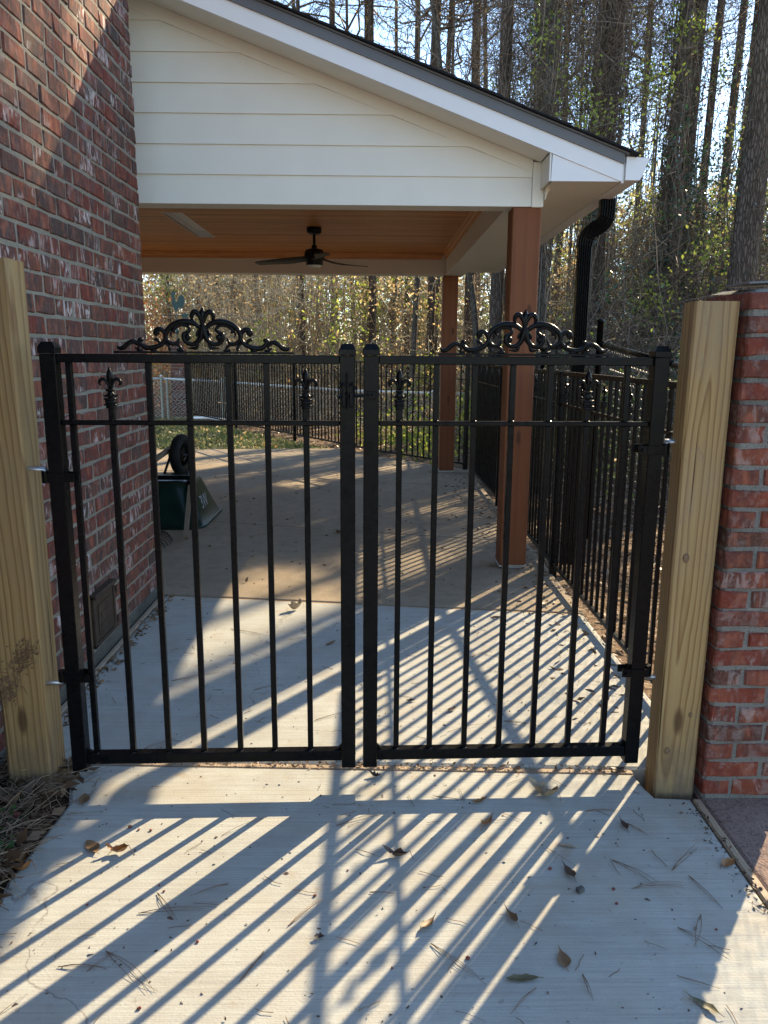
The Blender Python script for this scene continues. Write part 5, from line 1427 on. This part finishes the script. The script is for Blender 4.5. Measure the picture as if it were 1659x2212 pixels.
for i, (xa, ya, xb, yb) in enumerate(ND):
    rr = random.Random(i); mb = MB(); z = .003 if ya > gy(xa) else .001
    for k in range(rr.choice((1, 2, 2, 3)) if i not in (0, 1, 2, 3, 4, 13, 14, 20, 22, 25) else 3):
        f = rr.uniform(.75, 1.05); sp = rr.uniform(-.018, .018) * k
        a, b = Vector((xa, ya, z + .0012)), Vector((xa + (xb - xa) * f, ya + (yb - ya) * f, z + .0012))
        nrm = Vector((-(b - a).y, (b - a).x, 0)); c_ = rr.uniform(-.07, .07)
        pts = [a + (b - a) * t + nrm * (c_ * math.sin(t * math.pi) + sp * t * 3) + Vector((0, 0, rr.uniform(0, .002) + .004 * math.sin(t * math.pi))) for t in (0, .25, .5, .75, 1)]
        mb.tube(pts, [.0011, .0008, .0007, .0006, .0004], 4)
    o = solid('pine_needles', mb, M_NDL, label=NL[i], cat='pine needles', group='pine needles on the paving')
# brick chips and pebbles
CH = [(-.792, 2.26, .012), (-.76, 2.247, .008), (-.72, 2.243, .009), (-.80, 1.90, .007), (-.62, 1.98, .006), (-.60, 1.955, .007), (-.99, 1.75, .011), (-1.02, 1.765, .008), (-.96, 1.715, .009), (-.46, 1.76, .008), (.535, 2.05, .010), (.70, 1.96, .009), (.69, 1.9, .008), (-.075, 2.045, .006), (.245, 1.70, .011), (-.165, 1.935, .009), (-.72, 2.02, .006), (-.55, 1.55, .009), (.93, 1.80, .006), (.05, 1.67, .006)]
rocks = []
for s in range(4):
    rr = random.Random(s); mb = MB().ball((0, 0, 0), 1, 7); mb.v = [(x * rr.uniform(.75, 1.2), y * rr.uniform(.6, 1), z * rr.uniform(.45, .7)) for x, y, z in mb.v]; rocks.append(mesh_from(mb, 'brick_chip', M_CHIP))
for i, (x, y, r_) in enumerate(CH):
    o = link('brick_chip', rocks[i % 4], None, (x, y, r_ * .36), (0, 0, i * 1.3)); o.scale = (r_ * .62,) * 3
    tag(o, ('small red brick chip in a sunlit stripe at the left of the slab' if x < -.5 else 'small red brick chip in the shade at the right of the slab' if x > .2 else 'small red brick chip near the centre stile shadows'), 'brick chip', 'brick chips on the concrete')
gm = mesh_from(MB().cbox(-.012, .012, -.009, .009, 0, .014, .004), 'gravel_stone', M_STONE)
tag(link('gravel_stone', gm, None, (.60, 1.952, .0005), (0, 0, .5)), 'angular grey stone on the shaded slab beside red chips', 'stone')
# specks, crumbs and short needle bits: uncountable
ch = []
p = cloud(750, (-1.0, 1.1), (1.3, 4.4), 0); p[:, 2] = np.where(p[:, 1] > gy(p[:, 0]), .0035, .0015)
ch.append((*np_leaves(p, rng.uniform(.003, .012, len(p)) * np.where(rng.uniform(size=len(p)) < .12, 1.8, 1), .6, unit(rng.normal(size=(len(p), 3)) * np.array([1, 1, .12]))), 0))
p = inside(cloud(900, (-4, 1.2), (4.6, 12), 0), lambda q: (q[:, 1] > jy(q[:, 0]) + .05) & (q[:, 1] < 11.2)); p[:, 2] = .0015
ch.append((*np_leaves(p, rng.uniform(.01, .045, len(p)), .45, unit(rng.normal(size=(len(p), 3)) * np.array([1, 1, .2]))), 1))
p = inside(cloud(1600, (.6, 1.26), (2.9, 10), 0), lambda q: rng.uniform(size=len(q)) < ((q[:, 0] - .5) / .75) ** 3); p[:, 2] = .004
ch.append((*np_leaves(p, rng.uniform(.02, .06, len(p)), .35, unit(rng.normal(size=(len(p), 3)) * np.array([1, 1, .2]))), 1))
t = np.linspace(0, 1, 4); p = cloud(150, (-1.2, 1.2), (1.4, 4.3), 0); p[:, 2] = .0045; a = rng.uniform(0, 6.28, len(p)); d_ = np.stack([np.cos(a), np.sin(a), a * 0], 1) * rng.uniform(.02, .08, len(p))[:, None]
ch.append((*np_tubes(p[:, None] + d_[:, None] * t[None, :, None] + wob(len(p), 4, .003) * np.array([1, 1, 0]), .0009, 3), 2))
e = rng.uniform(-1.0, .95, 420); p = np.stack([e, 2.655 - (e + .30) * .033 + rng.normal(0, .012, 420), np.full(420, .004)], 1)
ch.append((*np_leaves(p, rng.uniform(.004, .022, 420), .5, unit(rng.normal(size=(420, 3)) * np.array([1, 1, .2]))), 1))
p = np.stack([-1.315 + np.abs(rng.normal(0, .03, 300)), rng.uniform(2.75, 4.7, 300), np.full(300, .006)], 1)
ch.append((*np_leaves(p, rng.uniform(.008, .045, 300), .4, unit(rng.normal(size=(300, 3)) * np.array([1, 1, .25]))), 1))
p = np.stack([1.125 - np.abs(rng.normal(0, .035, 260)), rng.uniform(1.2, 2.42, 260), np.full(260, .003)], 1)
ch.append((*np_leaves(p, rng.uniform(.004, .02, 260), .5, unit(rng.normal(size=(260, 3)) * np.array([1, 1, .2]))), 0))
stuff('debris', ch, [M_LEAFD, M_LEAFB, M_NDL], 'tiny bits of leaf and grit scattered over the concrete')
# tangle on the soil bed
p = cloud(420, (-1.36, -1.04), (1.7, 2.62), 0); p[:, 2] = .028 + rng.uniform(0, .03, 420)
A = unit(rng.normal(size=(420, 3)) * np.array([1, 1, .35]))
t = np.linspace(0, 1, 4); p2 = cloud(620, (-1.36, -1.06), (1.7, 2.6), 0); p2[:, 2] = .03 + rng.uniform(0, .04, 620); a = rng.uniform(0, 6.28, 620)
d_ = np.stack([np.cos(a), np.sin(a), rng.normal(0, .15, 620)], 1) * rng.uniform(.05, .17, 620)[:, None]
p3 = clumped(260, (-1.34, -1.08), (1.8, 2.3), .03, 12, .02)
stuff('bed_litter', [(*np_leaves(p, rng.uniform(.03, .085, 420), .42, A), 0), (*np_tubes(p2[:, None] + d_[:, None] * t[None, :, None] + wob(620, 4, .006), .0012, 3), 1), (*np_leaves(p3 + np.array([0, 0, .03]), .018, .8), 2)],
      [mat_leaf('bed_leaves', [(0, (.05, .032, .022)), (.5, (.10, .062, .038)), (1, (.19, .125, .075))], .15), M_TWIG, mat_leaf('clover', [(0, (.03, .075, .02)), (1, (.06, .13, .03))], .3)], 'dead leaves and straw piled on the soil bed beside the left post')
for i, (x, y, sx, sy, sz, a, lab) in enumerate([(-1.265, 2.275, .055, .035, .022, .2, 'red brick shard with a white patch on the soil bed'), (-1.19, 2.27, .085, .014, .014, -.12, 'long thin red brick sliver on the soil bed'), (-1.205, 2.115, .038, .05, .02, .15, 'square red brick piece lying on the soil bed'), (-1.24, 1.985, .07, .03, .02, .5, 'dull red brick lump at the front of the soil bed')]):
    o = link('brick_fragment', mesh_from(MB().cbox(-sx / 2, sx / 2, -sy / 2, sy / 2, 0, sz, .003), 'brick_fragment', M_CHIP), None, (x, y, .035), (.1, -.08, a)); tag(o, lab, 'brick piece', 'brick pieces on the soil bed')
